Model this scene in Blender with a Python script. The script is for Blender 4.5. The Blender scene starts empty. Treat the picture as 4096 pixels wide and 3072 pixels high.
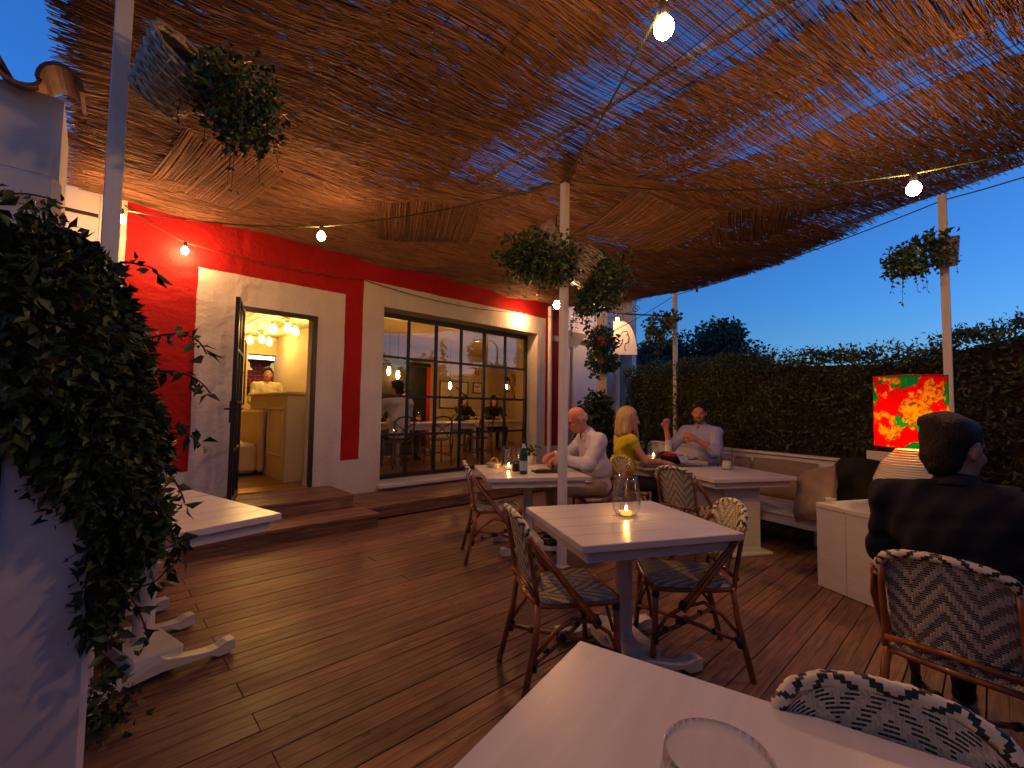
import bpy, math, random
import numpy as np
from mathutils import Vector, Matrix
random.seed(7); rng = np.random.default_rng(11)
scene = bpy.context.scene
col = scene.collection
PI = math.pi

# ------------------------------------------------------------------ camera
# world: X runs along the red wall, Y points towards the wall, Z up, deck at z = 0
CAMH = 1.37
YAW, PITCH, ROLL = math.radians(46.95), math.radians(2.99), math.radians(0.82)
fwd = Vector((math.cos(YAW)*math.cos(PITCH), math.sin(YAW)*math.cos(PITCH), math.sin(PITCH)))
r0 = Vector((math.sin(YAW), -math.cos(YAW), 0)); u0 = r0.cross(fwd)
rgt = r0*math.cos(ROLL) + u0*math.sin(ROLL); upv = -r0*math.sin(ROLL) + u0*math.cos(ROLL)
cam = bpy.data.cameras.new('camera'); camo = bpy.data.objects.new('camera', cam); col.objects.link(camo)
camo.matrix_world = Matrix(((rgt.x, upv.x, -fwd.x, 0), (rgt.y, upv.y, -fwd.y, 0), (rgt.z, upv.z, -fwd.z, CAMH), (0, 0, 0, 1)))
cam.sensor_width = 36; cam.lens = 1800/4096*36; cam.clip_start = 0.02; cam.clip_end = 2000
scene.camera = camo
# ------------------------------------------------------------------ sky, exposure
SUN_EL, SUN_AZ = math.radians(2.0), math.radians(140)      # the sun has just gone; no direct light reaches the terrace
world = bpy.data.worlds.new('World'); scene.world = world; world.use_nodes = True
wn, wl = world.node_tree.nodes, world.node_tree.links
wn.clear()
sky = wn.new('ShaderNodeTexSky'); sky.sky_type = 'NISHITA'; sky.sun_disc = False
sky.sun_elevation = SUN_EL; sky.sun_rotation = SUN_AZ; sky.ozone_density = 5.2; sky.air_density = 1.0; sky.dust_density = 0.3
tint = wn.new('ShaderNodeMix'); tint.data_type = 'RGBA'; tint.blend_type = 'MULTIPLY'; tint.inputs[0].default_value = 1.0
tint.inputs[7].default_value = (1.1, 0.92, 1.0, 1)
bg = wn.new('ShaderNodeBackground'); bg.inputs[1].default_value = 0.136
wo = wn.new('ShaderNodeOutputWorld')
wl.new(sky.outputs[0], tint.inputs[6]); wl.new(tint.outputs[2], bg.inputs[0]); wl.new(bg.outputs[0], wo.inputs[0])
scene.view_settings.view_transform = 'Standard'; scene.view_settings.look = 'None'
scene.view_settings.exposure = 2.2; scene.view_settings.gamma = 1.0; scene.view_settings.use_curve_mapping = False
scene.cycles.max_bounces = 6; scene.cycles.transparent_max_bounces = 16
scene.cycles.sample_clamp_indirect = 4.0; scene.cycles.caustics_reflective = False; scene.cycles.caustics_refractive = False
scene.cycles.use_denoising = True
EK = 1/4.6            # lamp strengths below are given for exposure 0
BULB = 690.0          # emission of a festoon bulb
WARM = (1.0, 0.47, 0.175)

# ------------------------------------------------------------------ materials
def new_mat(name):
    m = bpy.data.materials.new(name); m.use_nodes = True
    nt = m.node_tree; b = nt.nodes['Principled BSDF']
    return m, nt.nodes, nt.links, b
def ramp(N, stops):
    r = N.new('ShaderNodeValToRGB'); e = r.color_ramp.elements
    while len(e) < len(stops): e.new(0.5)
    for i, (p, c) in enumerate(stops):
        e[i].position = p; e[i].color = (*c, 1)
    return r
def mat(name, base, rough=0.6, var=0.15, scale=6.0, stretch=(1, 1, 1), bump=0.0, bscale=40.0, rnd=0.0, spec=0.3, metal=0.0, coat=0.0, island=False, detail=5):
    """procedural paint/wood/plaster: noise-varied colour + bump"""
    m, N, L, b = new_mat(name)
    tc = N.new('ShaderNodeTexCoord'); mp = N.new('ShaderNodeMapping'); mp.inputs[3].default_value = stretch
    L.new(tc.outputs['Object'], mp.inputs[0])
    n = N.new('ShaderNodeTexNoise'); n.inputs['Scale'].default_value = scale; n.inputs['Detail'].default_value = detail
    L.new(mp.outputs[0], n.inputs['Vector'])
    lo = tuple(c*(1-var) for c in base); hi = tuple(min(1, c*(1+var)) for c in base)
    r = ramp(N, [(0.3, lo), (0.7, hi)]); L.new(n.outputs[0], r.inputs[0])
    out = r.outputs[0]
    if rnd:
        if island:
            g = N.new('ShaderNodeNewGeometry'); src = g.outputs['Random Per Island']
        else:
            g = N.new('ShaderNodeObjectInfo'); src = g.outputs['Random']
        mr = N.new('ShaderNodeMapRange'); mr.inputs[3].default_value = 1-rnd; mr.inputs[4].default_value = 1+rnd
        L.new(src, mr.inputs[0])
        mx = N.new('ShaderNodeMix'); mx.data_type = 'RGBA'; mx.blend_type = 'MULTIPLY'; mx.inputs[0].default_value = 1
        L.new(out, mx.inputs[6]); L.new(mr.outputs[0], mx.inputs[7]); out = mx.outputs[2]
    L.new(out, b.inputs['Base Color'])
    b.inputs['Roughness'].default_value = rough; b.inputs['Specular IOR Level'].default_value = spec
    b.inputs['Metallic'].default_value = metal; b.inputs['Coat Weight'].default_value = coat
    if bump:
        n2 = N.new('ShaderNodeTexNoise'); n2.inputs['Scale'].default_value = bscale; n2.inputs['Detail'].default_value = 4
        L.new(mp.outputs[0], n2.inputs['Vector'])
        bp = N.new('ShaderNodeBump'); bp.inputs['Strength'].default_value = bump; bp.inputs['Distance'].default_value = 0.01
        L.new(n2.outputs[0], bp.inputs['Height']); L.new(bp.outputs[0], b.inputs['Normal'])
    return m
def emit(name, colr, strength):
    m = bpy.data.materials.new(name); m.use_nodes = True; N = m.node_tree.nodes; L = m.node_tree.links
    N.clear(); e = N.new('ShaderNodeEmission'); e.inputs[0].default_value = (*colr, 1); e.inputs[1].default_value = strength*EK
    o = N.new('ShaderNodeOutputMaterial'); L.new(e.outputs[0], o.inputs[0]); return m
def glass(name, refl=1.0, tintc=(1, 1, 1), rough=0.0, ior=1.5, base=0.0):
    """thin pane glass: transparent with Fresnel gloss"""
    m = bpy.data.materials.new(name); m.use_nodes = True; N = m.node_tree.nodes; L = m.node_tree.links
    N.clear(); t = N.new('ShaderNodeBsdfTransparent'); t.inputs[0].default_value = (*tintc, 1)
    g = N.new('ShaderNodeBsdfGlossy'); g.inputs['Roughness'].default_value = rough
    f0 = N.new('ShaderNodeLayerWeight'); f0.inputs[0].default_value = 0.5
    f1 = N.new('ShaderNodeMath'); f1.operation = 'POWER'; f1.inputs[1].default_value = 3.6; L.new(f0.outputs['Facing'], f1.inputs[0])
    f = N.new('ShaderNodeMath'); f.operation = 'MULTIPLY_ADD'; f.inputs[1].default_value = 0.6; f.inputs[2].default_value = 0.045; L.new(f1.outputs[0], f.inputs[0])
    mu = N.new('ShaderNodeMath'); mu.operation = 'MULTIPLY_ADD'; mu.inputs[1].default_value = refl; mu.inputs[2].default_value = base; mu.use_clamp = True
    L.new(f.outputs[0], mu.inputs[0])
    x = N.new('ShaderNodeMixShader'); L.new(mu.outputs[0], x.inputs[0]); L.new(t.outputs[0], x.inputs[1]); L.new(g.outputs[0], x.inputs[2])
    o = N.new('ShaderNodeOutputMaterial'); L.new(x.outputs[0], o.inputs[0]); return m

M = {}
M['white_wood'] = mat('white_wood', (0.62, 0.60, 0.57), 0.42, 0.07, 4, (1, 9, 9), 0.12, 14, 0.05, spec=0.4)
M['white_post'] = mat('white_post', (0.66, 0.64, 0.61), 0.5, 0.08, 3, (8, 8, 1), 0.15, 20)
M['table_top'] = mat('table_top', (0.62, 0.60, 0.58), 0.32, 0.06, 3, (1, 10, 10), 0.07, 16, 0.04, spec=0.45)
M['deck'] = None
def deck_mat():
    m, N, L, b = new_mat('deck_wood')
    tc = N.new('ShaderNodeTexCoord'); oi = N.new('ShaderNodeObjectInfo')
    ad = N.new('ShaderNodeVectorMath'); ad.operation = 'ADD'
    sc = N.new('ShaderNodeMath'); sc.operation = 'MULTIPLY'; sc.inputs[1].default_value = 37.0
    L.new(oi.outputs['Random'], sc.inputs[0]); L.new(tc.outputs['Object'], ad.inputs[0]); L.new(sc.outputs[0], ad.inputs[1])
    mp = N.new('ShaderNodeMapping'); mp.inputs[3].default_value = (0.8, 11, 11); L.new(ad.outputs[0], mp.inputs[0])
    n = N.new('ShaderNodeTexNoise'); n.inputs['Scale'].default_value = 5; n.inputs['Detail'].default_value = 9; n.inputs['Distortion'].default_value = 0.6
    L.new(mp.outputs[0], n.inputs['Vector'])
    r = ramp(N, [(0.25, (0.095, 0.048, 0.034)), (0.5, (0.215, 0.115, 0.080)), (0.75, (0.34, 0.195, 0.145))]); L.new(n.outputs[0], r.inputs[0])
    # wear patches and knots
    n3 = N.new('ShaderNodeTexNoise'); n3.inputs['Scale'].default_value = 1.7; n3.inputs['Detail'].default_value = 4; L.new(ad.outputs[0], n3.inputs['Vector'])
    r3 = ramp(N, [(0.3, (0.68, 0.68, 0.70)), (0.68, (1.12, 1.08, 1.05))]); L.new(n3.outputs[0], r3.inputs[0])
    v = N.new('ShaderNodeTexVoronoi'); v.inputs['Scale'].default_value = 3.1
    mp2 = N.new('ShaderNodeMapping'); mp2.inputs[3].default_value = (1, 2.2, 1); L.new(ad.outputs[0], mp2.inputs[0]); L.new(mp2.outputs[0], v.inputs['Vector'])
    rk = ramp(N, [(0.03, (0.25, 0.2, 0.2)), (0.09, (1, 1, 1))]); L.new(v.outputs['Distance'], rk.inputs[0])
    mr = N.new('ShaderNodeMapRange'); mr.inputs[3].default_value = 0.80; mr.inputs[4].default_value = 1.18; L.new(oi.outputs['Random'], mr.inputs[0])
    out = r.outputs[0]
    for s in (r3.outputs[0], rk.outputs[0], mr.outputs[0]):
        mx = N.new('ShaderNodeMix'); mx.data_type = 'RGBA'; mx.blend_type = 'MULTIPLY'; mx.inputs[0].default_value = 1
        L.new(out, mx.inputs[6]); L.new(s, mx.inputs[7]); out = mx.outputs[2]
    L.new(out, b.inputs['Base Color'])
    rr = ramp(N, [(0.3, (0.38,)*3), (0.7, (0.62,)*3)]); L.new(n3.outputs[0], rr.inputs[0]); L.new(rr.outputs[0], b.inputs['Roughness'])
    b.inputs['Specular IOR Level'].default_value = 0.35
    bp = N.new('ShaderNodeBump'); bp.inputs['Strength'].default_value = 0.35; bp.inputs['Distance'].default_value = 0.006
    L.new(n.outputs[0], bp.inputs['Height']); L.new(bp.outputs[0], b.inputs['Normal'])
    return m
M['deck'] = deck_mat()
def plaster_wall():
    """white plaster with the red painted frame; the paint edges follow wall coordinates, slightly wavy"""
    m, N, L, b = new_mat('painted_plaster')
    g = N.new('ShaderNodeTexCoord')
    nz = N.new('ShaderNodeTexNoise'); nz.inputs['Scale'].default_value = 5; nz.inputs['Detail'].default_value = 6; L.new(g.outputs['Object'], nz.inputs['Vector'])
    off = N.new('ShaderNodeMath'); off.operation = 'MULTIPLY_ADD'; off.inputs[1].default_value = 0.022; off.inputs[2].default_value = -0.011; L.new(nz.outputs[0], off.inputs[0])
    sx = N.new('ShaderNodeSeparateXYZ'); L.new(g.outputs['Object'], sx.inputs[0])
    def A(op, a, bb):
        n = N.new('ShaderNodeMath'); n.operation = op
        for i, q in enumerate((a, bb)):
            if isinstance(q, (int, float)): n.inputs[i].default_value = q
            else: L.new(q, n.inputs[i])
        return n.outputs[0]
    X = A('ADD', sx.outputs[0], off.outputs[0]); Z = A('ADD', sx.outputs[2], off.outputs[0])
    def box(x0, x1, z0, z1):
        return A('MULTIPLY', A('MULTIPLY', A('GREATER_THAN', X, x0), A('LESS_THAN', X, x1)), A('MULTIPLY', A('GREATER_THAN', Z, z0), A('LESS_THAN', Z, z1)))
    red = box(0.19, 7.12, 0.615, 9)
    for q in ((0.82, 2.515, -1, 2.905), (2.775, 6.60, -1, 3.165)):
        red = A('MULTIPLY', red, A('SUBTRACT', 1.0, box(*q)))
    n2 = N.new('ShaderNodeTexNoise'); n2.inputs['Scale'].default_value = 1.6; n2.inputs['Detail'].default_value = 7; L.new(g.outputs['Object'], n2.inputs['Vector'])
    rw = ramp(N, [(0.3, (0.54, 0.50, 0.455)), (0.7, (0.63, 0.585, 0.54))]); L.new(n2.outputs[0], rw.inputs[0])
    rd = ramp(N, [(0.3, (0.30, 0.006, 0.007)), (0.7, (0.39, 0.010, 0.010))]); L.new(n2.outputs[0], rd.inputs[0])
    gm = N.new('ShaderNodeMapping'); gm.inputs[3].default_value = (5, 5, 0.7); L.new(g.outputs['Object'], gm.inputs[0])
    gn = N.new('ShaderNodeTexNoise'); gn.inputs['Scale'].default_value = 1.3; gn.inputs['Detail'].default_value = 8; L.new(gm.outputs[0], gn.inputs['Vector'])
    gr = ramp(N, [(0.34, (0.62, 0.58, 0.54)), (0.56, (1, 1, 1))]); L.new(gn.outputs[0], gr.inputs[0])
    mx = N.new('ShaderNodeMix'); mx.data_type = 'RGBA'; L.new(red, mx.inputs[0]); L.new(rw.outputs[0], mx.inputs[6]); L.new(rd.outputs[0], mx.inputs[7])
    mg = N.new('ShaderNodeMix'); mg.data_type = 'RGBA'; mg.blend_type = 'MULTIPLY'; mg.inputs[0].default_value = .18; L.new(mx.outputs[2], mg.inputs[6]); L.new(gr.outputs[0], mg.inputs[7])
    L.new(mg.outputs[2], b.inputs['Base Color']); b.inputs['Roughness'].default_value = 0.75; b.inputs['Specular IOR Level'].default_value = 0.2
    n4 = N.new('ShaderNodeTexNoise'); n4.inputs['Scale'].default_value = 11; n4.inputs['Detail'].default_value = 8; n4.inputs['Roughness'].default_value = 0.62; L.new(g.outputs['Object'], n4.inputs['Vector'])
    bp = N.new('ShaderNodeBump'); bp.inputs['Strength'].default_value = 0.5; bp.inputs['Distance'].default_value = 0.035
    L.new(n4.outputs[0], bp.inputs['Height']); L.new(bp.outputs[0], b.inputs['Normal'])
    return m
M['wall'] = plaster_wall()
M['plaster'] = mat('white_plaster', (0.58, 0.55, 0.53), 0.8, 0.1, 1.5, (1, 1, 1), 0.5, 9)
M['black_metal'] = mat('black_metal', (0.012, 0.012, 0.014), 0.4, 0.2, 20, spec=0.4)
M['grey_metal'] = mat('grey_metal', (0.018, 0.019, 0.022), 0.45, 0.2, 20, spec=0.4)
M['steel'] = mat('steel', (0.5, 0.5, 0.5), 0.25, 0.1, 20, metal=1)
M['brass'] = mat('brass', (0.6, 0.4, 0.15), 0.3, 0.1, 20, metal=1)
M['glass'] = glass('window_glass', 2.3, (0.96, 0.97, 0.97))
M['clear'] = glass('clear_glass', 1.7, (0.985, 0.985, 0.985), 0.02)
M['green_glass'] = mat('green_bottle_glass', (0.004, 0.05, 0.02), 0.08, 0.1, 5, spec=0.6)
M['rattan'] = mat('rattan', (0.27, 0.085, 0.022), 0.25, 0.45, 9, (1, 1, 1), 0.1, 30, 0.12, spec=0.5, coat=0.3)
M['cream'] = mat('cream_weave', (0.66, 0.60, 0.42), 0.42, 0.12, 30, rnd=0.18, island=True, spec=0.4)
M['dark_weave'] = mat('dark_weave', (0.012, 0.018, 0.02), 0.35, 0.2, 30, rnd=0.3, island=True, spec=0.45)
M['reed'] = mat('reed', (0.215, 0.112, 0.062), 0.68, 0.25, 7, (0.3, 8, 8), rnd=0.42, island=True, spec=0.25)
M['wire'] = mat('wire', (0.01, 0.012, 0.008), 0.6, 0.2, 10)
M['cable'] = mat('green_cable', (0.03, 0.05, 0.015), 0.5, 0.2, 10)
M['bulb'] = emit('lit_bulb', WARM, BULB)
M['leaf_dark'] = mat('hedge_leaf', (0.058, 0.085, 0.028), 0.5, 0.3, 3, rnd=0.6, island=True, spec=0.3)
M['leaf_vine'] = mat('vine_leaf', (0.045, 0.066, 0.024), 0.45, 0.3, 3, rnd=0.6, island=True, spec=0.22)
M['leaf_basket'] = mat('basket_leaf', (0.038, 0.075, 0.022), 0.45, 0.3, 3, rnd=0.55, island=True, spec=0.35)
M['leaf_young'] = mat('young_leaf', (0.065, 0.11, 0.03), 0.45, 0.3, 3, rnd=0.5, island=True, spec=0.35)
M['leaf_far'] = mat('tree_leaf', (0.05, 0.075, 0.045), 0.6, 0.3, 1, rnd=0.5, island=True)
M['bark'] = mat('bark', (0.09, 0.06, 0.04), 0.8, 0.3, 9, (6, 6, 1), 0.5, 20)
M['wicker'] = mat('wicker', (0.42, 0.35, 0.27), 0.6, 0.3, 25, rnd=0.3, island=True)
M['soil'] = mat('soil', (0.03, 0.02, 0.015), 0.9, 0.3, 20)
M['terracotta'] = mat('terracotta', (0.30, 0.13, 0.075), 0.75, 0.4, 7, (1, 1, 1), 0.4, 30, 0.2)
M['skin'] = mat('skin', (0.50, 0.25, 0.17), 0.5, 0.1, 12, spec=0.35)
M['skin_ruddy'] = mat('skin_ruddy', (0.52, 0.20, 0.13), 0.5, 0.12, 12, spec=0.35)
M['shirt_lilac'] = mat('shirt_pale', (0.56, 0.53, 0.60), 0.8, 0.06, 8, (1, 1, 1), 0.3, 22)
M['shirt_blue'] = mat('shirt_blue', (0.36, 0.36, 0.58), 0.8, 0.08, 8, (1, 1, 1), 0.3, 22)
M['yellow'] = mat('yellow_top', (0.62, 0.50, 0.02), 0.75, 0.1, 8, (1, 1, 1), 0.25, 20)
M['navy'] = mat('navy_jacket', (0.007, 0.008, 0.018), 0.85, 0.25, 9, (1, 1, 1), 0.4, 26)
M['beige'] = mat('beige_cotton', (0.34, 0.25, 0.18), 0.85, 0.1, 8, (1, 1, 1), 0.3, 22)
M['dark_cloth'] = mat('dark_cloth', (0.018, 0.018, 0.02), 0.85, 0.25, 8, (1, 1, 1), 0.3, 22)
M['white_cloth'] = mat('white_cloth', (0.66, 0.64, 0.66), 0.8, 0.06, 8, (1, 1, 1), 0.3, 18)
M['hair_blond'] = mat('hair_blond', (0.45, 0.30, 0.12), 0.45, 0.35, 14, (6, 6, 0.7), 0.5, 40, spec=0.5)
M['hair_grey'] = mat('hair_grey', (0.34, 0.30, 0.27), 0.6, 0.3, 40, (1, 1, 1), 0.5, 60)
M['beard_grey'] = mat('beard_grey', (0.13, 0.085, 0.065), 0.7, 0.4, 60, (1, 1, 1), 0.5, 80)
M['hair_dark'] = mat('hair_dark', (0.016, 0.008, 0.006), 0.55, 0.5, 40, (2, 2, .6), 0.8, 90, spec=0.25)
M['shoe'] = mat('shoe_leather', (0.05, 0.025, 0.015), 0.5, 0.2, 8)
M['eye'] = mat('eye_dark', (0.02, 0.012, 0.01), 0.2, 0.1, 8)
M['cushion'] = mat('cushion_taupe', (0.25, 0.185, 0.15), 0.9, 0.1, 9, (1, 1, 1), 0.35, 18)
M['cushion_dark'] = mat('cushion_black', (0.010, 0.010, 0.010), 0.9, 0.2, 9, (1, 1, 1), 0.3, 20)
M['ceramic'] = mat('ceramic', (0.68, 0.64, 0.56), 0.35, 0.06, 6, (1, 1, 1), 0.15, 30)
M['wax'] = emit('glowing_wax', (1.0, 0.42, 0.07), 2.2)  # wax emits by itself, standing in for flame light inside it
M['flame'] = emit('candle_flame', (1.0, 0.45, 0.10), 600)
M['water'] = mat('still_water', (0.5, 0.5, 0.48), 0.1, 0.05, 5)
M['lime'] = mat('lime_drink', (0.32, 0.50, 0.04), 0.25, 0.2, 12)
M['red_plastic'] = mat('red_lacquer', (0.45, 0.01, 0.02), 0.3, 0.1, 6)
M['paper'] = mat('paper_label', (0.35, 0.50, 0.62), 0.6, 0.1, 12)
M['bread'] = mat('bread', (0.45, 0.26, 0.11), 0.8, 0.25, 15, (1, 1, 1), 0.4, 25)
M['screen'] = mat('phone_glass', (0.01, 0.01, 0.012), 0.08, 0.1, 6, spec=0.6)
M['int_wall'] = mat('interior_wall', (0.52, 0.38, 0.20), 0.7, 0.08, 3)
M['int_wall2'] = mat('dining_wall', (0.50, 0.40, 0.26), 0.7, 0.08, 3)
M['int_cream'] = mat('cream_panel', (0.62, 0.54, 0.38), 0.5, 0.05, 3)
M['int_board'] = mat('ceiling_board', (0.60, 0.52, 0.36), 0.5, 0.06, 3, (1, 6, 6), 0.1, 12, 0.05)
M['int_floor'] = mat('laminate_floor', (0.30, 0.17, 0.08), 0.35, 0.25, 4, (1, 10, 10))
M['leather'] = mat('cream_leather', (0.58, 0.47, 0.30), 0.4, 0.08, 5, (1, 1, 1), 0.1, 40)
M['red_tile'] = mat('red_tile', (0.42, 0.03, 0.05), 0.2, 0.15, 8, rnd=0.12, spec=0.5)
M['grout'] = mat('grout', (0.55, 0.42, 0.38), 0.8, 0.1, 20)
M['dark_wood'] = mat('dark_chair_wood', (0.14, 0.085, 0.045), 0.5, 0.3, 8, (1, 1, 8), 0.2, 20)
M['red_wood'] = mat('red_cupboard', (0.50, 0.015, 0.015), 0.4, 0.15, 5)
M['int_bulb'] = emit('entry_bulb', (1.0, 0.58, 0.15), 200)
M['int_bulb2'] = emit('filament_bulb', (1.0, 0.45, 0.10), 240)
M['kitchen_tube'] = emit('kitchen_tube', (0.85, 1.0, 0.95), 16)
M['lamp_bulb'] = emit('table_lamp_bulb', (1.0, 0.62, 0.14), 135)
M['asphalt'] = mat('ground_earth', (0.06, 0.05, 0.04), 0.9, 0.3, 2)
M['petal'] = mat('red_petal', (0.5, 0.02, 0.04), 0.6, 0.2, 5)
M['street_bulb'] = emit('street_bulb', (1.0, 0.45, 0.15), 60)
def shade_mat():
    m, N, L, b = new_mat('printed_shade')
    tc = N.new('ShaderNodeTexCoord')
    def noi(sc, det, off):
        mp = N.new('ShaderNodeMapping'); mp.inputs[1].default_value = (off, off*.7, off*.3); L.new(tc.outputs['Object'], mp.inputs[0])
        n = N.new('ShaderNodeTexNoise'); n.inputs['Scale'].default_value = sc; n.inputs['Detail'].default_value = det; n.inputs['Roughness'].default_value = 0.6; L.new(mp.outputs[0], n.inputs['Vector']); return n.outputs[0]
    g1 = ramp(N, [(0.40, (0.30, 0.16, 0.02)), (0.47, (0.85, 0.40, 0.02)), (0.58, (0.90, 0.58, 0.05))]); L.new(noi(42, 3, 0), g1.inputs[0])
    out = g1.outputs[0]
    for (sc, off, lo, c) in ((6.5, 3.1, .495, (0.75, 0.012, 0.008)), (5.5, 8.3, .565, (0.02, 0.42, 0.13))):
        k_ = ramp(N, [(lo-.006, (0, 0, 0)), (lo+.006, (1, 1, 1))]); L.new(noi(sc, 5, off), k_.inputs[0])
        mx = N.new('ShaderNodeMix'); mx.data_type = 'RGBA'; L.new(k_.outputs[0], mx.inputs[0]); L.new(out, mx.inputs[6]); mx.inputs[7].default_value = (*c, 1); out = mx.outputs[2]
    N.remove(b)
    d = N.new('ShaderNodeBsdfDiffuse'); t = N.new('ShaderNodeBsdfTranslucent'); L.new(mx.outputs[2], d.inputs[0]); L.new(mx.outputs[2], t.inputs[0])
    x = N.new('ShaderNodeMixShader'); x.inputs[0].default_value = 0.6; L.new(d.outputs[0], x.inputs[1]); L.new(t.outputs[0], x.inputs[2])
    L.new(x.outputs[0], N['Material Output'].inputs[0]); return m
M['shade'] = shade_mat()

# ------------------------------------------------------------------ mesh helpers
def link_mesh(name, me, mats, parent=None, loc=None, rz=0, smooth=False, angle=None):
    for mm in (mats if isinstance(mats, (list, tuple)) else [mats]): me.materials.append(M[mm] if isinstance(mm, str) else mm)
    if smooth: me.polygons.foreach_set('use_smooth', [True]*len(me.polygons))
    o = bpy.data.objects.new(name, me); col.objects.link(o)
    if parent is not None: o.parent = parent
    if loc is not None: o.location = loc
    o.rotation_euler[2] = rz
    return o
class MB:
    def __init__(s): s.v = []; s.f = []; s.m = []
    def add(s, vs, fs, mi=0):
        n = len(s.v); s.v += [tuple(p) for p in vs]; s.f += [tuple(i+n for i in f) for f in fs]; s.m += [mi]*len(fs)
    def box(s, c, d, rot=None, mi=0, bev=0.0):
        hx, hy, hz = d[0]/2, d[1]/2, d[2]/2
        if bev:
            b = min(bev, hx*.9, hy*.9, hz*.9); vs = []; fs = []
            idx = {}
            for sx in (-1, 1):
                for sy in (-1, 1):
                    for sz in (-1, 1):
                        for ax in range(3):
                            p = [sx*(hx-b), sy*(hy-b), sz*(hz-b)]; p[ax] = (sx*hx, sy*hy, sz*hz)[ax]
                            idx[(sx, sy, sz, ax)] = len(vs); vs.append(Vector(p))
            for ax in range(3):
                o = [i for i in range(3) if i != ax]
                for sg in (-1, 1):
                    q = []
                    for a, bb in ((-1, -1), (1, -1), (1, 1), (-1, 1)):
                        k = [0, 0, 0]; k[ax] = sg; k[o[0]] = a; k[o[1]] = bb; q.append(idx[(*k, ax)])
                    fs.append(q)
            for ax in range(3):
                o = [i for i in range(3) if i != ax]
                for a in (-1, 1):
                    for bb in (-1, 1):
                        k0 = [0]*3; k0[o[0]] = a; k0[o[1]] = bb; k1 = k0[:]; k0[ax] = -1; k1[ax] = 1
                        fs.append([idx[(*k0, o[0])], idx[(*k1, o[0])], idx[(*k1, o[1])], idx[(*k0, o[1])]])
            for sx in (-1, 1):
                for sy in (-1, 1):
                    for sz in (-1, 1): fs.append([idx[(sx, sy, sz, a)] for a in range(3)])
        else:
            vs = [Vector((x*hx, y*hy, z*hz)) for x in (-1, 1) for y in (-1, 1) for z in (-1, 1)]
            fs = [(0, 1, 3, 2), (4, 6, 7, 5), (0, 4, 5, 1), (2, 3, 7, 6), (0, 2, 6, 4), (1, 5, 7, 3)]
        c = Vector(c)
        if rot is not None: vs = [rot @ p for p in vs]
        s.add([p+c for p in vs], fs, mi); return s
    def bb(s, x0, x1, y0, y1, z0, z1, mi=0, bev=0.0):
        return s.box(((x0+x1)/2, (y0+y1)/2, (z0+z1)/2), (x1-x0, y1-y0, z1-z0), None, mi, bev)
    def tube(s, pts, r, n=8, mi=0, cap=True, closed=False):
        pts = [Vector(p) for p in pts]; k = len(pts)
        rs = r if isinstance(r, (list, tuple)) else [r]*k
        t0 = (pts[1]-pts[0]).normalized(); up = Vector((0, 0, 1)) if abs(t0.z) < .9 else Vector((1, 0, 0))
        a = t0.cross(up).normalized(); vs = []
        for i in range(k):
            if closed: t = pts[(i+1) % k]-pts[i-1]
            else: t = pts[min(i+1, k-1)]-pts[max(i-1, 0)]
            t.normalize(); a = (a-t*a.dot(t)).normalized(); b = t.cross(a)
            for j in range(n):
                th = 2*PI*j/n; vs.append(pts[i]+(a*math.cos(th)+b*math.sin(th))*rs[i])
        fs = []
        for i in range(k if closed else k-1):
            for j in range(n):
                i2 = (i+1) % k; fs.append((i*n+j, i*n+(j+1) % n, i2*n+(j+1) % n, i2*n+j))
        if cap and not closed: fs += [tuple(range(n))[::-1], tuple(range((k-1)*n, k*n))]
        s.add(vs, fs, mi); return s
    def lathe(s, prof, n=24, c=(0, 0, 0), mi=0, M4=None):
        vs = []; fs = []
        for (r, z) in prof:
            for j in range(n):
                p = Vector((r*math.cos(2*PI*j/n), r*math.sin(2*PI*j/n), z))
                if M4 is not None: p = M4 @ p
                vs.append(p+Vector(c))
        for i in range(len(prof)-1):
            for j in range(n): fs.append((i*n+j, i*n+(j+1) % n, (i+1)*n+(j+1) % n, (i+1)*n+j))
        if prof[0][0] > 1e-5: fs.append(tuple(range(n))[::-1])
        if prof[-1][0] > 1e-5: fs.append(tuple(range((len(prof)-1)*n, len(prof)*n)))
        s.add(vs, fs, mi); return s
    def shell(s, prof, n=24, c=(0, 0, 0), mi=0):
        """open lathe (vessel) without end caps"""
        vs = []; fs = []
        for (r, z) in prof:
            for j in range(n): vs.append(Vector((r*math.cos(2*PI*j/n), r*math.sin(2*PI*j/n), z))+Vector(c))
        for i in range(len(prof)-1):
            for j in range(n): fs.append((i*n+j, i*n+(j+1) % n, (i+1)*n+(j+1) % n, (i+1)*n+j))
        s.add(vs, fs, mi); return s
    def ball(s, c, r, n=14, mi=0, sq=(1, 1, 1)):
        vs = []; fs = []; k = n//2
        for i in range(k+1):
            th = PI*i/k
            for j in range(n): vs.append((c[0]+sq[0]*r*math.sin(th)*math.cos(2*PI*j/n), c[1]+sq[1]*r*math.sin(th)*math.sin(2*PI*j/n), c[2]+sq[2]*r*math.cos(th)))
        for i in range(k):
            for j in range(n): fs.append((i*n+j, (i+1)*n+j, (i+1)*n+(j+1) % n, i*n+(j+1) % n))
        s.add(vs, fs, mi); return s
    def poly(s, pts, thick, axis, mi=0):
        """extrude a planar polygon (list of 3D points) by the vector axis*thick"""
        a = Vector(axis)*thick; n = len(pts); pts = [Vector(p) for p in pts]
        vs = pts+[p+a for p in pts]
        fs = [tuple(range(n))[::-1], tuple(range(n, 2*n))]+[(i, (i+1) % n, n+(i+1) % n, n+i) for i in range(n)]
        s.add(vs, fs, mi); return s
    def mesh(s, name):
        me = bpy.data.meshes.new(name); me.from_pydata(s.v, [], s.f); me.polygons.foreach_set('material_index', s.m); me.update(); return me
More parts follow.
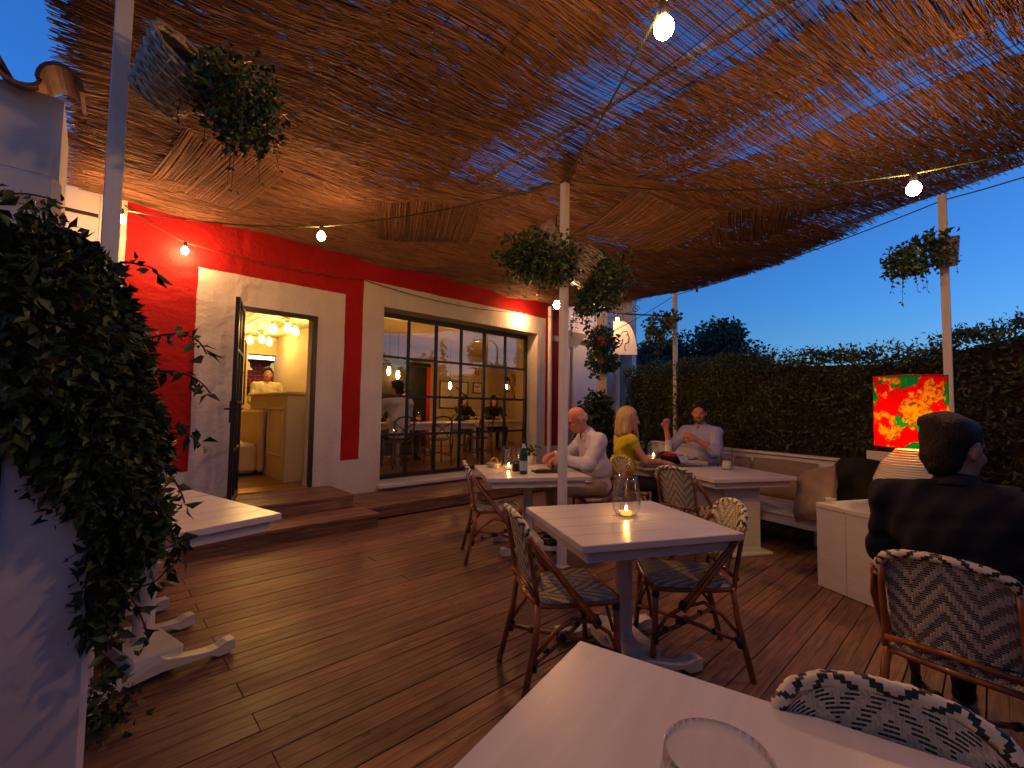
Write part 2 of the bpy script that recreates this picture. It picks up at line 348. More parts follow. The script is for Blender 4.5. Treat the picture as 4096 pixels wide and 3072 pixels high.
    def build(s, name, mats, parent=None, loc=None, rz=0, smooth=False):
        return link_mesh(name, s.mesh(name), mats, parent, loc, rz, smooth)
def npmesh(name, V, F, mi=None):
    V = np.asarray(V, np.float32); F = np.asarray(F, np.int32); me = bpy.data.meshes.new(name); k = F.shape[1]
    me.vertices.add(len(V)); me.vertices.foreach_set('co', V.ravel())
    me.loops.add(F.size); me.loops.foreach_set('vertex_index', F.ravel())
    me.polygons.add(len(F)); me.polygons.foreach_set('loop_start', np.arange(0, F.size, k, dtype=np.int32)); me.polygons.foreach_set('loop_total', np.full(len(F), k, np.int32))
    if mi is not None: me.polygons.foreach_set('material_index', np.asarray(mi, np.int32))
    me.update(calc_edges=True); me.validate(); return me
def tag(o, label, cat=None, group=None, kind=None):
    if label: o['label'] = label
    if cat: o['category'] = cat
    if group: o['group'] = group
    if kind: o['kind'] = kind
    return o
def thing(name, label, cat, loc=(0, 0, 0), rz=0, group=None):
    o = bpy.data.objects.new(name, None); o.empty_display_size = 0.1; col.objects.link(o); o.location = loc; o.rotation_euler[2] = rz
    return tag(o, label, cat, group)
def dup(root, label, loc, rz, group=None):
    r = root.copy(); col.objects.link(r); r.location = loc; r.rotation_euler[2] = rz; r['label'] = label
    if group: r['group'] = group
    for ch in list(root.children):
        c = ch.copy(); col.objects.link(c); c.parent = r
        for g in ch.children:
            d = g.copy(); col.objects.link(d); d.parent = c
    return r
def catenary(a, b, sag, n=16):
    a = Vector(a); b = Vector(b); return [a.lerp(b, t/n)-Vector((0, 0, sag*4*(t/n)*(1-t/n))) for t in range(n+1)]
def ptcloud(n): return rng.normal(size=(n, 3))
def leaves(P, size, spread=1.0, aspect=0.5, droop=0.3, out=None, fold=0.25, seed=0):
    """pointed, folded leaves at the points P: 5 vertices, 4 triangles each -> V, F"""
    g = np.random.default_rng(seed); n = len(P)
    d = g.normal(size=(n, 3)); 
    if out is not None: d = d*spread+out
    d[:, 2] -= droop; d /= np.linalg.norm(d, axis=1, keepdims=True)
    w = np.cross(d, g.normal(size=(n, 3))); w /= np.linalg.norm(w, axis=1, keepdims=True)+1e-9
    nn = np.cross(d, w); L = size*g.uniform(0.6, 1.25, (n, 1)); W = L*aspect*g.uniform(0.75, 1.2, (n, 1))
    b = P; t = P+d*L-nn*L*0.15; m = P+d*L*0.45
    l = m+w*W*0.5+nn*W*fold; r = m-w*W*0.5+nn*W*fold
    V = np.stack([b, l, t, r, m], 1).reshape(-1, 3); i = np.arange(n)[:, None]*5
    F = np.concatenate([i+np.array([[0, 4, 1]]), i+np.array([[1, 4, 2]]), i+np.array([[2, 4, 3]]), i+np.array([[3, 4, 0]])], 0)
    return V, F
def foliage(name, P, size, material, parent=None, seed=0, **k):
    V, F = leaves(np.asarray(P, float), size, seed=seed, **k); return link_mesh(name, npmesh(name, V, F), material, parent)

# ------------------------------------------------------------------ setting: ground, deck, steps
g = MB(); g.bb(-160, 260, -160, 260, -0.45, -0.25); go = g.build('ground', 'asphalt'); go['kind'] = 'structure'
g = MB(); g.bb(-3.2, 8.6, -3.0, 6.1, -0.22, -0.032); deck = g.build('deck', 'wire'); deck['kind'] = 'structure'
PW = 0.148; plank_cache = {}
def plank(x0, x1, yc, z1, th=0.026, w=PW-0.0045, parent=None, name='plank'):
    L = round(x1-x0, 3); key = (L, w, th)
    if key not in plank_cache:
        m = MB(); m.box((0, 0, -th/2-.0022), (L-.001, w-.001, th-.0045)); q_ = w/3
        for i_ in (-.5, .5): m.box((0, i_*w/2, -.003), (L, w/2-.0012, .006), None, 0, .0016)
        me = m.mesh('plank'); me.materials.append(M['deck']); plank_cache[key] = me
    o = bpy.data.objects.new(name, plank_cache[key]); col.objects.link(o); o.location = ((x0+x1)/2, yc, z1+random.uniform(-.0012, .0012)); o.parent = parent
    o.rotation_euler[2] = random.uniform(-.0006, .0006); return o
k = -20
while True:
    yc = 0.433+PW*k; k += 1
    if yc > 5.12: break
    if yc < -2.4: continue
    base = [0.585, 2.985, 5.385][::1]; off = [0, -1.3, 0.02, -0.9][k % 4] if k % 2 else 0
    cuts = [-3.0]+[c+off for c in base if -2.6 < c+off < 7.6]+[8.2]
    if k % 2: cuts = [-3.0, 0.585, 3.6+0.3*((k*7) % 3), 8.2]
    else: cuts = [-3.0, -0.6, 1.9+0.4*((k*5) % 4), 5.6, 8.2]
    for a, b in zip(cuts[:-1], cuts[1:]): plank(a+0.0015, b-0.0015, yc, 0.0, parent=deck)
def step(label, x0, x1, y0, y1, z0, z1, name='deck_step'):
    t = thing(name, label, 'step', (0, 0, 0))
    n = max(1, round((y1-y0)/PW)); w = (y1-y0)/n
    for i in range(n): plank(x0, x1, y0+w*(i+.5), z1, 0.03, w-0.006, t)
    m = MB(); m.bb(x0+.012, x1-.012, y0+.012, y1-.004, z0+.002, z1-.0325); m.build('carcass', 'deck', t)
    return t
step('long lower timber doorstep on the deck below the open door', 0.62, 2.46, 4.80, 6.07, 0, 0.15)
step('shorter upper timber doorstep right against the door sill', 0.95, 2.37, 5.28, 6.07, 0.152, 0.30)
step('low timber platform running along the wall under the grid window', 2.475, 7.3, 5.14, 6.07, 0, 0.145, 'deck_platform')

# ------------------------------------------------------------------ restaurant building
WY0, WY1 = 6.1, 6.43
bld = thing('restaurant_building', 'plastered restaurant front with red painted frame around door and window', 'building')
def wall_mesh():
    xs = [-0.02, 1.25, 2.15, 3.10, 6.37, 7.12]; zs = [-0.2, 0.25, 0.30, 2.54, 2.83, 4.4]
    # fine grid with uneven surface
    gx = sorted(set([round(a, 3) for i in range(5) for a in np.linspace(xs[i], xs[i+1], max(2, int((xs[i+1]-xs[i])/.07)+1))]))
    gz = sorted(set([round(a, 3) for i in range(5) for a in np.linspace(zs[i], zs[i+1], max(2, int((zs[i+1]-zs[i])/.07)+1))]))
    def hole(x, z): return (1.25 < x < 2.15 and 0.30 < z < 2.54) or (3.10 < x < 6.37 and 0.25 < z < 2.83)
    m = MB(); idx = {}
    g2 = np.random.default_rng(3); ph = g2.uniform(0, 6, (6, 3))
    def wav(x, z): return sum(0.004*math.sin(p[0]+x*(2+3*i)+p[1])*math.sin(p[2]+z*(2.5+2.7*i)) for i, p in enumerate(ph[:4]))
    def edge(x, z):
        for hx in (1.25, 2.15, 3.10, 6.37):
            if abs(x-hx) < 1e-4: return True
        for hz in (0.25, 0.30, 2.54, 2.83):
            if abs(z-hz) < 1e-4: return True
        return False
    for i, x in enumerate(gx):
        for j, z in enumerate(gz): idx[i, j] = len(m.v); m.v.append((x, WY0+(0 if edge(x, z) else wav(x, z)), z))
    for i in range(len(gx)-1):
        for j in range(len(gz)-1):
            if hole((gx[i]+gx[i+1])/2, (gz[j]+gz[j+1])/2): continue
            m.f.append((idx[i, j], idx[i+1, j], idx[i+1, j+1], idx[i, j+1])); m.m.append(0)
    # reveals, back face and ends
    def q(a, b, c, d): m.add([a, b, c, d], [(0, 1, 2, 3)])
    for (x0, x1, z0, z1) in ((1.25, 2.15, .30, 2.54), (3.10, 6.37, .25, 2.83)):
        q((x0, WY0, z0), (x0, WY1, z0), (x0, WY1, z1), (x0, WY0, z1)); q((x1, WY0, z0), (x1, WY0, z1), (x1, WY1, z1), (x1, WY1, z0))
        q((x0, WY0, z1), (x0, WY1, z1), (x1, WY1, z1), (x1, WY0, z1)); q((x0, WY0, z0), (x1, WY0, z0), (x1, WY1, z0), (x0, WY1, z0))
    for (a, b, c, d) in ((-.02, 1.25, -.2, 4.4), (1.25, 2.15, -.2, .3), (1.25, 2.15, 2.54, 4.4), (2.15, 3.10, -.2, 4.4), (3.10, 6.37, -.2, .25), (3.10, 6.37, 2.83, 4.4), (6.37, 7.12, -.2, 4.4)):
        q((a, WY1, c), (a, WY1, d), (b, WY1, d), (b, WY1, c))
    q((7.12, WY0, -.2), (7.12, WY1, -.2), (7.12, WY1, 4.4), (7.12, WY0, 4.4)); q((-.02, WY0, 4.4), (7.12, WY0, 4.4), (7.12, WY1, 4.4), (-.02, WY1, 4.4))
    return m
wall_mesh().build('wall', 'wall', bld)
m = MB(); m.bb(-.02, 10.5, WY1, 11.6, 4.2, 4.4); m.bb(10.3, 10.5, WY1+.002, 11.6, -.2, 4.198); m.build('roof_slab', 'plaster', bld)
# downpipe and cream edge strip beside the right red band
m = MB(); m.bb(6.66, 6.72, 6.02, 6.098, .16, 3.42, bev=.01); m.bb(6.80, 6.93, 6.03, 6.098, 2.72, 2.84, bev=.01); m.build('downpipe', 'white_post', bld)
m = MB(); m.bb(3.06, 6.41, 6.0, 6.095, .175, .235, bev=.012); m.build('window_sill', 'plaster', bld)
# window: frame, bars, panes
win = MB(); WX0, WX1, WZ0, WZ1, WYF = 3.11, 6.36, .262, 2.818, 6.40
fw_ = .055
win.bb(WX0, WX0+fw_, WYF-.03, WYF+.025, WZ0, WZ1); win.bb(WX1-fw_, WX1, WYF-.03, WYF+.025, WZ0, WZ1)
win.bb(WX0+fw_+.001, WX1-fw_-.001, WYF-.03, WYF+.025, WZ0, WZ0+fw_); win.bb(WX0+fw_+.001, WX1-fw_-.001, WYF-.03, WYF+.025, WZ1-fw_-.03, WZ1)
window = win.build('window', 'grey_metal', bld)
nc, nr = 6, 4; ix0, ix1, iz0, iz1 = WX0+fw_, WX1-fw_, WZ0+fw_, WZ1-fw_-.03
for i in range(1, nc):
    x = ix0+(ix1-ix0)*i/nc; w = .028 if i % 2 else .036
    m = MB(); m.bb(x-w/2-.004, x+w/2+.004, WYF-.024, WYF+.022, iz0+.001, iz1-.001); m.build('glazing_bar', 'grey_metal', window)
for j in range(1, nr):
    z = iz0+(iz1-iz0)*j/nr; m = MB(); m.bb(ix0+.001, ix1-.001, WYF-.020, WYF+.019, z-.019, z+.019); m.build('glazing_bar', 'grey_metal', window)
for i in range(nc):
    for j in range(nr):
        a, b = ix0+(ix1-ix0)*i/nc, ix0+(ix1-ix0)*(i+1)/nc; c, d = iz0+(iz1-iz0)*j/nr, iz0+(iz1-iz0)*(j+1)/nr
        m = MB(); tl = random.uniform(-.0012, .0012)
        m.add([(a+.012, WYF+tl, c+.012), (b-.012, WYF-tl, c+.012), (b-.012, WYF-tl, d-.012), (a+.012, WYF+tl, d-.012)], [(0, 1, 2, 3)]); m.build('pane', 'glass', window)
# door frame + open leaf
m = MB(); m.bb(1.251, 1.30, 6.08, 6.14, .302, 2.538); m.bb(2.10, 2.149, 6.08, 6.14, .302, 2.538); m.bb(1.301, 2.099, 6.08, 6.14, 2.48, 2.538); m.build('door_frame', 'black_metal', bld)
m = MB(); m.bb(1.301, 2.099, 6.06, 6.40, .303, .318); m.build('threshold', 'brass', bld)
dm = MB(); DW, DH = .80, 2.16; st = .042
dm.bb(0, st, -.02, .02, 0, DH); dm.bb(DW-st, DW, -.02, .02, 0, DH); dm.bb(st+.001, DW-st-.001, -.02, .02, 0, .06); dm.bb(st+.001, DW-st-.001, -.02, .02, DH-st, DH)
dm.bb(DW/2-.015, DW/2+.015, -.016, .016, .061, DH-st-.001)
for z in (.56, 1.07, 1.62): dm.bb(st+.001, DW-st-.001, -.018, .018, z-.016, z+.016)
door = dm.build('door', 'black_metal', bld, (1.285, 6.075, .315), math.radians(-106))
zz = [.06, .56, 1.07, 1.62, DH-st]
for i in range(2):
    for j in range(4):
        a, b = (st, DW/2-.015) if i == 0 else (DW/2+.015, DW-st)
        m = MB(); m.add([(a, 0, zz[j]), (b, 0, zz[j]), (b, 0, zz[j+1]), (a, 0, zz[j+1])], [(0, 1, 2, 3)]); m.build('pane', 'glass', door)
m = MB(); m.bb(DW-.045, DW-.005, -.034, .034, .86, 1.08); 
for s in (-1, 1): m.tube([(DW-.025, s*.03, 1.0), (DW-.025, s*.075, 1.0), (DW-.10, s*.08, 1.0)], .010, 8)
m.build('handle', 'black_metal', door)

# plain white side wall left of the red front, with its tile capping
sw = thing('side_wall', 'plain white wall with dark moulding beyond the left canopy edge', 'wall')
m = MB(); m.bb(-6, -.022, 6.12, 6.5, -.2, 3.92); m.build('wall', 'plaster', sw)
m = MB(); m.bb(-6, -.03, 6.09, 6.118, 3.22, 3.25); m.build('moulding', 'black_metal', sw)
for i in range(14):
    m = MB(); pts = [(math.cos(PI*t/8)*.09, 0, math.sin(PI*t/8)*.075) for t in range(9)]+[(math.cos(PI*t/8)*.075, 0, math.sin(PI*t/8)*.06) for t in range(8, -1, -1)]
    m.poly(pts, .5, (0, 1, 0)); m.build('roof_tile', 'terracotta', sw, (-.13-.2*i, 6.06, 3.93))

# ------------------------------------------------------------------ entry room seen through the door
rm = MB(); IF = .30
rm.bb(-.5, 10.3, 6.432, 11.5, IF-.05, IF); rm.build('interior_floor', 'int_floor', bld)
m = MB(); m.bb(-.5, 2.98, 10.9, 11.05, IF, 1.54); m.bb(-.5, 2.42, 10.9, 11.05, 1.54, 2.45); m.bb(-.5, 2.98, 10.9, 11.05, 2.45, 3.0); m.bb(-.62, -.5, 6.44, 11.05, IF, 3.0)
m.build('interior_wall', 'int_wall', bld)
m = MB(); m.bb(2.38, 2.98, 6.45, 6.62, IF, 2.9); m.bb(2.98, 3.08, 6.45, 11.05, IF, 3.0); m.build('partition_wall', 'int_wall2', bld)
m = MB(); m.bb(-.5, 2.97, 6.44, 10.89, 2.86, 2.90); ceil = m.build('interior_ceiling', 'int_cream', bld)
for i in range(22):
    x0 = -.45+.155*i
    m = MB(); m.bb(x0, x0+.148, 6.46, 10.86, 2.842, 2.858, bev=.006); m.build('ceiling_board', 'int_board', ceil)
m = MB(); m.bb(-.5, 2.97, 10.80, 10.895, 2.74, 2.838, bev=.03); m.build('cornice', 'int_cream', bld)
# half-height wainscot partition with booth seat
pw = thing('half_height_partition', 'cream panelled half wall with capping inside the doorway', 'partition')
m = MB(); m.bb(1.98, 2.30, 6.66, 8.6, IF+.002, 1.50); m.build('panel', 'int_cream', pw)
m = MB(); m.bb(1.94, 2.34, 6.62, 8.65, 1.502, 1.545, bev=.012); m.build('capping', 'int_cream', pw)
for (y0, y1) in ((6.78, 7.5), (7.66, 8.4)):
    m = MB()
    for (a, b, c, d) in ((y0, y1, .62, .655), (y0, y1, 1.285, 1.32), (y0, y0+.035, .656, 1.284), (y1-.035, y1, .656, 1.284)): m.bb(1.958, 1.979, a, b, c, d, bev=.008)
    m.build('panel_moulding', 'int_cream', pw)
bs = thing('booth_seat', 'cream leather booth seat with upright back inside the doorway', 'seat')
m = MB(); m.bb(1.32, 1.86, 7.55, 8.7, IF+.04, .78, bev=.05); m.build('seat', 'leather', bs, smooth=False)
m = MB(); m.bb(1.865, 1.955, 7.55, 8.7, IF+.04, 1.28, bev=.04); m.build('backrest', 'leather', bs)
m = MB(); m.bb(1.36, 1.94, 7.58, 8.66, IF+.002, IF+.039); m.build('plinth', 'black_metal', bs)
# kitchen behind the hatch
kw = thing('kitchen_tile_wall', 'red glazed tile wall of the kitchen behind the serving hatch', 'wall')
m = MB(); m.bb(1.8, 4.6, 12.5, 12.6, IF, 3.0); m.bb(1.8, 1.9, 11.06, 12.498, IF, 3.0); m.bb(4.4, 4.5, 11.06, 12.498, IF, 3.0); m.bb(1.8, 4.5, 11.06, 12.5, 3.002, 3.05); m.build('wall', 'grout', kw)
tm = MB(); tm.box((0, 0, 0), (.19, .012, .088), None, 0, .004); tme = tm.mesh('tile'); tme.materials.append(M['red_tile'])
for r in range(12):
    for c in range(8):
        o = bpy.data.objects.new('tile', tme); col.objects.link(o); o.parent = kw; o.location = (2.25+c*.2+(.1 if r % 2 else 0), 12.494, 1.45+r*.097)
hd = thing('extractor_hood', 'grey steel extractor hood over the kitchen hatch', 'hood')
m = MB(); m.bb(2.2, 4.0, 11.9, 12.48, 2.42, 2.62); m.build('hood', 'steel', hd); m = MB(); m.bb(2.3, 3.9, 11.86, 11.89, 2.44, 2.50); m.build('lamp_tube', 'kitchen_tube', hd)
for i, x in enumerate((2.50, 3.02)):
    t = thing('pendant_lamp', 'pale metal bell pendant lamp hanging in the kitchen hatch', 'lamp', (x, 11.3, 2.12), 0, 'kitchen pendant lamps')
    m = MB(); m.lathe([(.11, 0), (.105, .02), (.06, .06), (.045, .16), (.02, .19)], 18); m.build('lamp_shade', 'ceramic', t, smooth=True); m = MB(); m.tube([(0, 0, .19), (0, 0, .87)], .005, 6); m.build('cord', 'wire', t)
def entry_light(x, y, lbl):
    t = thing('ceiling_light', lbl, 'lamp', (x, y, 2.84))
    m = MB(); m.lathe([(.07, 0), (.07, -.02), (.03, -.05), (.02, -.09)], 16); m.build('ceiling_rose', 'brass', t, smooth=True)
    for i in range(3):
        a = 2*PI*i/3+.4; p = Vector((math.cos(a)*.20, math.sin(a)*.20, -.10))
        m = MB(); m.tube([(0, 0, -.07), (p.x*.5, p.y*.5, -.045), (p.x*.9, p.y*.9, -.06), p], .010, 8); m.lathe([(.022, -.02), (.03, 0), (.03, .03)], 10, p); ar = m.build('arm', 'brass', t, smooth=True)
        m = MB(); m.lathe([(.018, -.02), (.036, -.07), (.045, -.11), (.032, -.15), (.001, -.165)], 14, p); m.build('bulb', 'int_bulb', ar, smooth=True)
        m = MB()
        for k in range(6):
            b = PI*k/3; m.tube([(p.x+math.cos(b)*q, p.y+math.sin(b)*q, p.z+z) for q, z in ((.03, -.01), (.06, -.07), (.064, -.12), (.045, -.17), (.0, -.19))], .003, 5)
        m.build('cage', 'brass', ar)
entry_light(2.36, 8.2, 'brass three-bulb ceiling light close behind the door opening')
entry_light(2.42, 10.0, 'brass three-bulb ceiling light further back near the serving hatch')
dx = thing('hatch_shutter', 'dark framed glazed shutter folded open beside the hatch', 'shutter', (1.72, 9.9, 1.35))
m = MB()
for (a, b, c, d) in ((0, .03, 0, 1.25), (.42, .45, 0, 1.25), (.031, .419, 0, .03), (.031, .419, 1.22, 1.25), (.031, .419, .6, .63)): m.bb(a, b, -.015, .015, c, d)
m.build('frame', 'black_metal', dx); m = MB(); m.add([(.03, 0, .03), (.42, 0, .03), (.42, 0, 1.22), (.03, 0, 1.22)], [(0, 1, 2, 3)]); m.build('pane', 'glass', dx)

# ------------------------------------------------------------------ dining room behind the grid window
m = MB(); m.bb(3.08, 10.3, 10.6, 10.75, IF, 3.0); m.bb(9.6, 9.75, 6.44, 10.598, IF, 3.0); m.build('dining_wall', 'int_wall2', bld)
m = MB(); m.bb(3.09, 9.59, 6.44, 10.59, 2.95, 3.0); m.build('dining_ceiling', 'int_cream', bld)
m = MB(); m.bb(3.09, 9.58, 10.55, 10.598, IF+.002, 1.25); m.bb(3.09, 9.58, 10.52, 10.597, 1.252, 1.30); m.build('dado', 'int_cream', bld)
def picture(lbl, x0, x1, z0, z1, art):
    t = thing('framed_picture', lbl, 'picture', ((x0+x1)/2, 10.575, z0)); w = (x1-x0)/2; h = z1-z0
    m = MB(); m.bb(-w, w, -.03, -.012, 0, .025); m.bb(-w, w, -.03, -.012, h-.025, h); m.bb(-w, -w+.025, -.03, -.012, .026, h-.026); m.bb(w-.025, w, -.03, -.012, .026, h-.026); m.build('frame', 'black_metal', t)
    m = MB(); m.bb(-w+.02, w-.02, -.011, .02, .02, h-.02); m.build('canvas', 'white_cloth', t)
    m = MB()
    for (x, z, dx_, dz_, mi) in art:
        m.poly([(x, -.0145, z), (x+dx_, -.0145, z+dz_), (x+dx_+.012, -.0145, z+dz_+.025), (x+.012, -.0145, z+.03)], .002, (0, 1, 0), mi)
    m.build('artwork', ['yellow', 'dark_cloth', 'red_wood'], t)
picture('large white abstract picture in black frame on dining room wall', 7.10, 8.10, 1.32, 2.10, [(-.42, .55, .35, -.18, 0), (.05, .6, .3, -.2, 1), (-.2, .1, .12, .35, 0), (.1, .2, .28, .1, 1), (-.3, .3, .25, .06, 2)])
picture('small dark red picture in black frame on dining room wall', 8.28, 8.62, 1.78, 2.10, [(-.08, .05, .14, .02, 2), (-.05, .12, .1, .08, 2), (-.1, .18, .18, .0, 1), (.02, .22, .08, .03, 2)])
m = MB(); m.bb(-.07, .07, -.012, 0, 0, .2); t = tag(m.build('fire_sign', 'red_wood', None, (8.45, 10.598, 2.33)), 'small red fire extinguisher sign high on dining room wall', 'sign'); m = MB(); m.bb(-.03, .03, -.016, -.0125, .04, .09); m.bb(-.03, .03, -.016, -.0125, .11, .16); m.build('pictogram', 'paper', t)
cp = thing('red_cupboard', 'glossy red cupboard with glass bottles against dining room wall', 'cupboard', (6.1, 10.3, IF)); m = MB(); m.bb(-.55, .4, -.2, .25, 0, 2.1); m.build('carcass', 'red_wood', cp)
for i in range(2): m = MB(); m.bb(-.52+.47*i, -.08+.47*i, -.222, -.202, .05, 2.05, bev=.01); m.build('door', 'red_wood', cp)
m = MB(); m.bb(3.7, 5.6, 8.85, 9.0, IF, 2.25); m.bb(3.7, 5.6, 8.7, 9.05, 2.252, 2.33); tag(m.build('bar_back', 'dark_cloth'), 'dark bar fitting behind the diners in the dining room', 'bar')
def pendant(lbl, x, y, z):
    t = thing('filament_pendant', lbl, 'lamp', (x, y, z)); m = MB(); m.lathe([(.001, -.09), (.02, -.07), (.036, -.02), (.03, .03), (.014, .07), (.014, .09)], 14); m.build('bulb', 'int_bulb2', t, smooth=True)
    m = MB(); m.lathe([(.018, .085), (.02, .14), (.006, .15)], 10); m.tube([(0, 0, .15), (0, 0, 2.94-z)], .004, 6); m.build('cord', 'wire', t)
pendant('glowing filament bulb hanging left of another in the dining room', 4.3, 8.2, 2.06)
pendant('glowing filament bulb hanging before the red cupboard', 4.75, 8.65, 2.03)
pendant('glowing filament bulb hanging before the large white picture', 6.35, 9.0, 1.88)
t = thing('wall_lantern', 'black iron wall lantern with scroll bracket at dining room side wall', 'lantern', (8.35, 9.15, 1.95))
m = MB()
for k in range(6):
    a = PI*k/3; m.tube([(math.cos(a)*.09, math.sin(a)*.09, -.14), (math.cos(a)*.10, math.sin(a)*.10, .14)], .008, 5)
m.lathe([(.11, .14), (.08, .2), (.02, .26)], 6); m.lathe([(.10, -.16), (.10, -.14)], 6); m.tube([(0, 0, .26), (0, 0, .99)], .006, 5); m.build('frame', 'black_metal', t)
m = MB(); m.lathe([(.001, -.08), (.02, -.05), (.018, .02), (.001, .06)], 10); m.build('bulb', 'int_bulb2', t)
m = MB()
for k in range(3): m.tube([(.25+.07*math.sin(q*.9+k), .0, -.35+q*.07) for q in range(11)], .008, 5)
m.build('bracket', 'black_metal', t)
# diners' tables and cross-back chairs
def dining_table(lbl, x, y, w, d):
    t = thing('dining_table', lbl, 'table', (x, y, IF)); m = MB(); m.bb(-w/2, w/2, -d/2, d/2, .71, .75, bev=.006); m.build('tabletop', 'table_top', t)
    m = MB(); m.bb(-w/2+.05, w/2-.05, -d/2+.05, d/2-.05, .62, .709); m.build('apron', 'white_wood', t)
    for a in (-1, 1):
        for b in (-1, 1): m = MB(); m.bb(a*(w/2-.08)-.035, a*(w/2-.08)+.035, b*(d/2-.08)-.035, b*(d/2-.08)+.035, 0, .619); m.build('leg', 'white_wood', t)
dining_table('long white dining table laid with glasses, close to the window', 5.0, 7.75, 1.9, .8)
dining_table('white dining table laid with glasses near the wall lantern', 7.3, 8.35, 1.4, .8)
def cross_chair(lbl, x, y, rz, first=[None]):
    if first[0] is not None: return dup(first[0], lbl, (x, y, IF), rz, 'dining room chairs')
    t = thing('cross_back_chair', lbl, 'chair', (x, y, IF), rz, 'dining room chairs')
    m = MB(); m.lathe([(.19, .44), (.21, .455), (.2, .475)], 16); m.build('seat', 'dark_wood', t)
    for s in (-1, 1):
        m = MB(); m.tube([(.16, s*.15, .44), (.2, s*.18, 0)], .016, 7); m.build('leg', 'dark_wood', t)
        m = MB(); m.tube([(-.2, s*.2, 0), (-.17, s*.18, .45), (-.22, s*.19, .8)], .016, 7); m.build('leg', 'dark_wood', t)
    m = MB(); m.tube([(-.22, -.19, .8), (-.235, -.12, .87), (-.24, 0, .89), (-.235, .12, .87), (-.22, .19, .8)], .017, 7); m.tube([(-.22, -.19, .78), (-.2, 0, .66), (-.17, .17, .47)], .012, 6); m.tube([(-.22, .19, .78), (-.215, 0, .66), (-.17, -.17, .47)], .012, 6); m.build('backrest', 'dark_wood', t)
    m = MB(); m.tube([(.18, -.17, .2), (.18, .17, .2)], .010, 6); m.tube([(-.18, -.19, .22), (-.18, .19, .22)], .010, 6); m.tube([(.18, .165, .17), (-.18, .19, .17)], .01, 6); m.tube([(.18, -.165, .17), (-.18, -.19, .17)], .01, 6); m.build('stretcher', 'dark_wood', t)
    first[0] = t; return t
for (x, y, rz, l) in ((3.92, 7.08, 1.6, 'cross-back wooden chair under the white-shirted diner'), (4.75, 7.1, 1.4, 'empty cross-back chair beside the white-shirted diner'), (5.75, 7.12, 1.7, 'empty cross-back chair at the right end of the long dining table'), (6.35, 8.4, 0.1, 'cross-back chair at the end of the lantern table'), (5.2, 8.5, -1.5, 'cross-back chair across the long dining table'), (7.2, 9.05, -1.6, 'cross-back chair across the lantern table')): cross_chair(l, x, y, rz)
def wine_glass(lbl, loc, cat='glass', s=1.0, group=None, first=[None]):
    if first[0] is not None:
        o = dup(first[0], lbl, loc, random.uniform(0, 6), group); o.scale = (s, s, s); return o
    m = MB(); m.shell([(.036, .001), (.034, .004), (.006, .008), (.004, .02), (.004, .085), (.012, .095), (.034, .12), (.040, .15), (.036, .185), (.031, .21)], 18)
    o = m.build('wine_glass', 'clear', None, loc, 0, True); tag(o, lbl, cat, group); first[0] = o; o.scale = (s, s, s); return o
for i in range(9): wine_glass('stemmed wine glass standing on a dining room table', (4.35+i*.2 if i < 5 else 6.75+(i-5)*.3, 7.72+.12*((i*3) % 4-1.5) if i < 5 else 8.35+.1*((i*3) % 4-1.5), IF+.751), group='glasses on the indoor tables')

# ------------------------------------------------------------------ far white annex, column, sign
an = thing('white_annex', 'white rendered annex wall set back beyond the red front', 'building')
m = MB(); m.bb(7.125, 9.35, 6.62, 6.9, -.2, 4.3); m.build('wall', 'plaster', an)
m = MB(); m.tube([(8.05, 6.58, 0), (8.05, 6.58, 3.4)], .035, 8); m.build('downpipe', 'white_post', an)
m = MB(); m.bb(-.13, .13, -.13, .13, -.25, 3.42, bev=.02); m.bb(-.16, .16, -.16, .16, 3.30, 3.40); co = tag(m.build('column', 'plaster', None, (7.95, 5.62, 0)), 'square white plaster column carrying flower pots near annex', 'column')
t = thing('wall_uplighter', 'pale wedge-shaped wall light fixed to the annex wall', 'lamp', (7.9, 6.6, 2.75))
m = MB(); m.add([(-.26, 0, 0), (.26, 0, 0), (.26, 0, .32), (-.26, 0, .32), (-.26, -.34, .30), (.26, -.34, .30), (-.26, -.32, .34), (.26, -.32, .34)], [(0, 1, 2, 3), (0, 4, 5, 1), (4, 6, 7, 5), (6, 3, 2, 7), (0, 3, 6, 4), (1, 5, 7, 2)]); m.build('housing', 'ceramic', t)
def pt(px, py, depth):
    d = fwd+rgt*((px-2048)/1800)-upv*((py-1536)/1800); return Vector((0, 0, CAMH))+d*depth
# hanging sign: rounded panel with a line-drawn profile
sc_ = pt(2492, 1420, 10.5); su = rgt.copy(); su.z = 0; su.normalize(); sn = Vector((su.y, -su.x, 0))
if sn.dot(fwd) > 0: sn = -sn
sg = thing('hanging_sign', 'white rounded hanging sign with line drawing of a face in profile', 'sign', sc_)
def sp(a, b, o=0): return su*a+Vector((0, 0, b))+sn*o
out = [sp(-.28, 0), sp(.34, 0)]+[sp(.34*math.cos(t)-.0, .80*math.sin(t)) for t in np.linspace(.08, PI/2, 12)]+[sp(-.28, .80)]
m = MB(); m.poly(out, .035, -sn); m.build('panel', 'ceramic', sg)
m = MB(); m.tube([p+sn*.004 for p in out], .009, 6, closed=True); m.build('rim', 'black_metal', sg)
face = [(-.03, .56), (.02, .55), (.035, .50), (.045, .45), (.075, .40), (.052, .385), (.055, .36), (.045, .345), (.055, .325), (.05, .295), (.02, .285), (-.02, .27), (-.045, .22), (-.04, .15), (-.02, .09)]
hair = [(-.03, .56), (-.09, .54), (-.14, .47), (-.16, .42)]; nk = [(-.09, .38), (-.10, .30), (-.13, .23), (-.17, .20)]; brow = [(-.01, .475), (.02, .48)]
m = MB()
for ln in (face, hair, nk, brow): m.tube([sp(a+.08, b, .006) for a, b in ln], .010, 6)
m.build('profile_drawing', 'black_metal', sg)
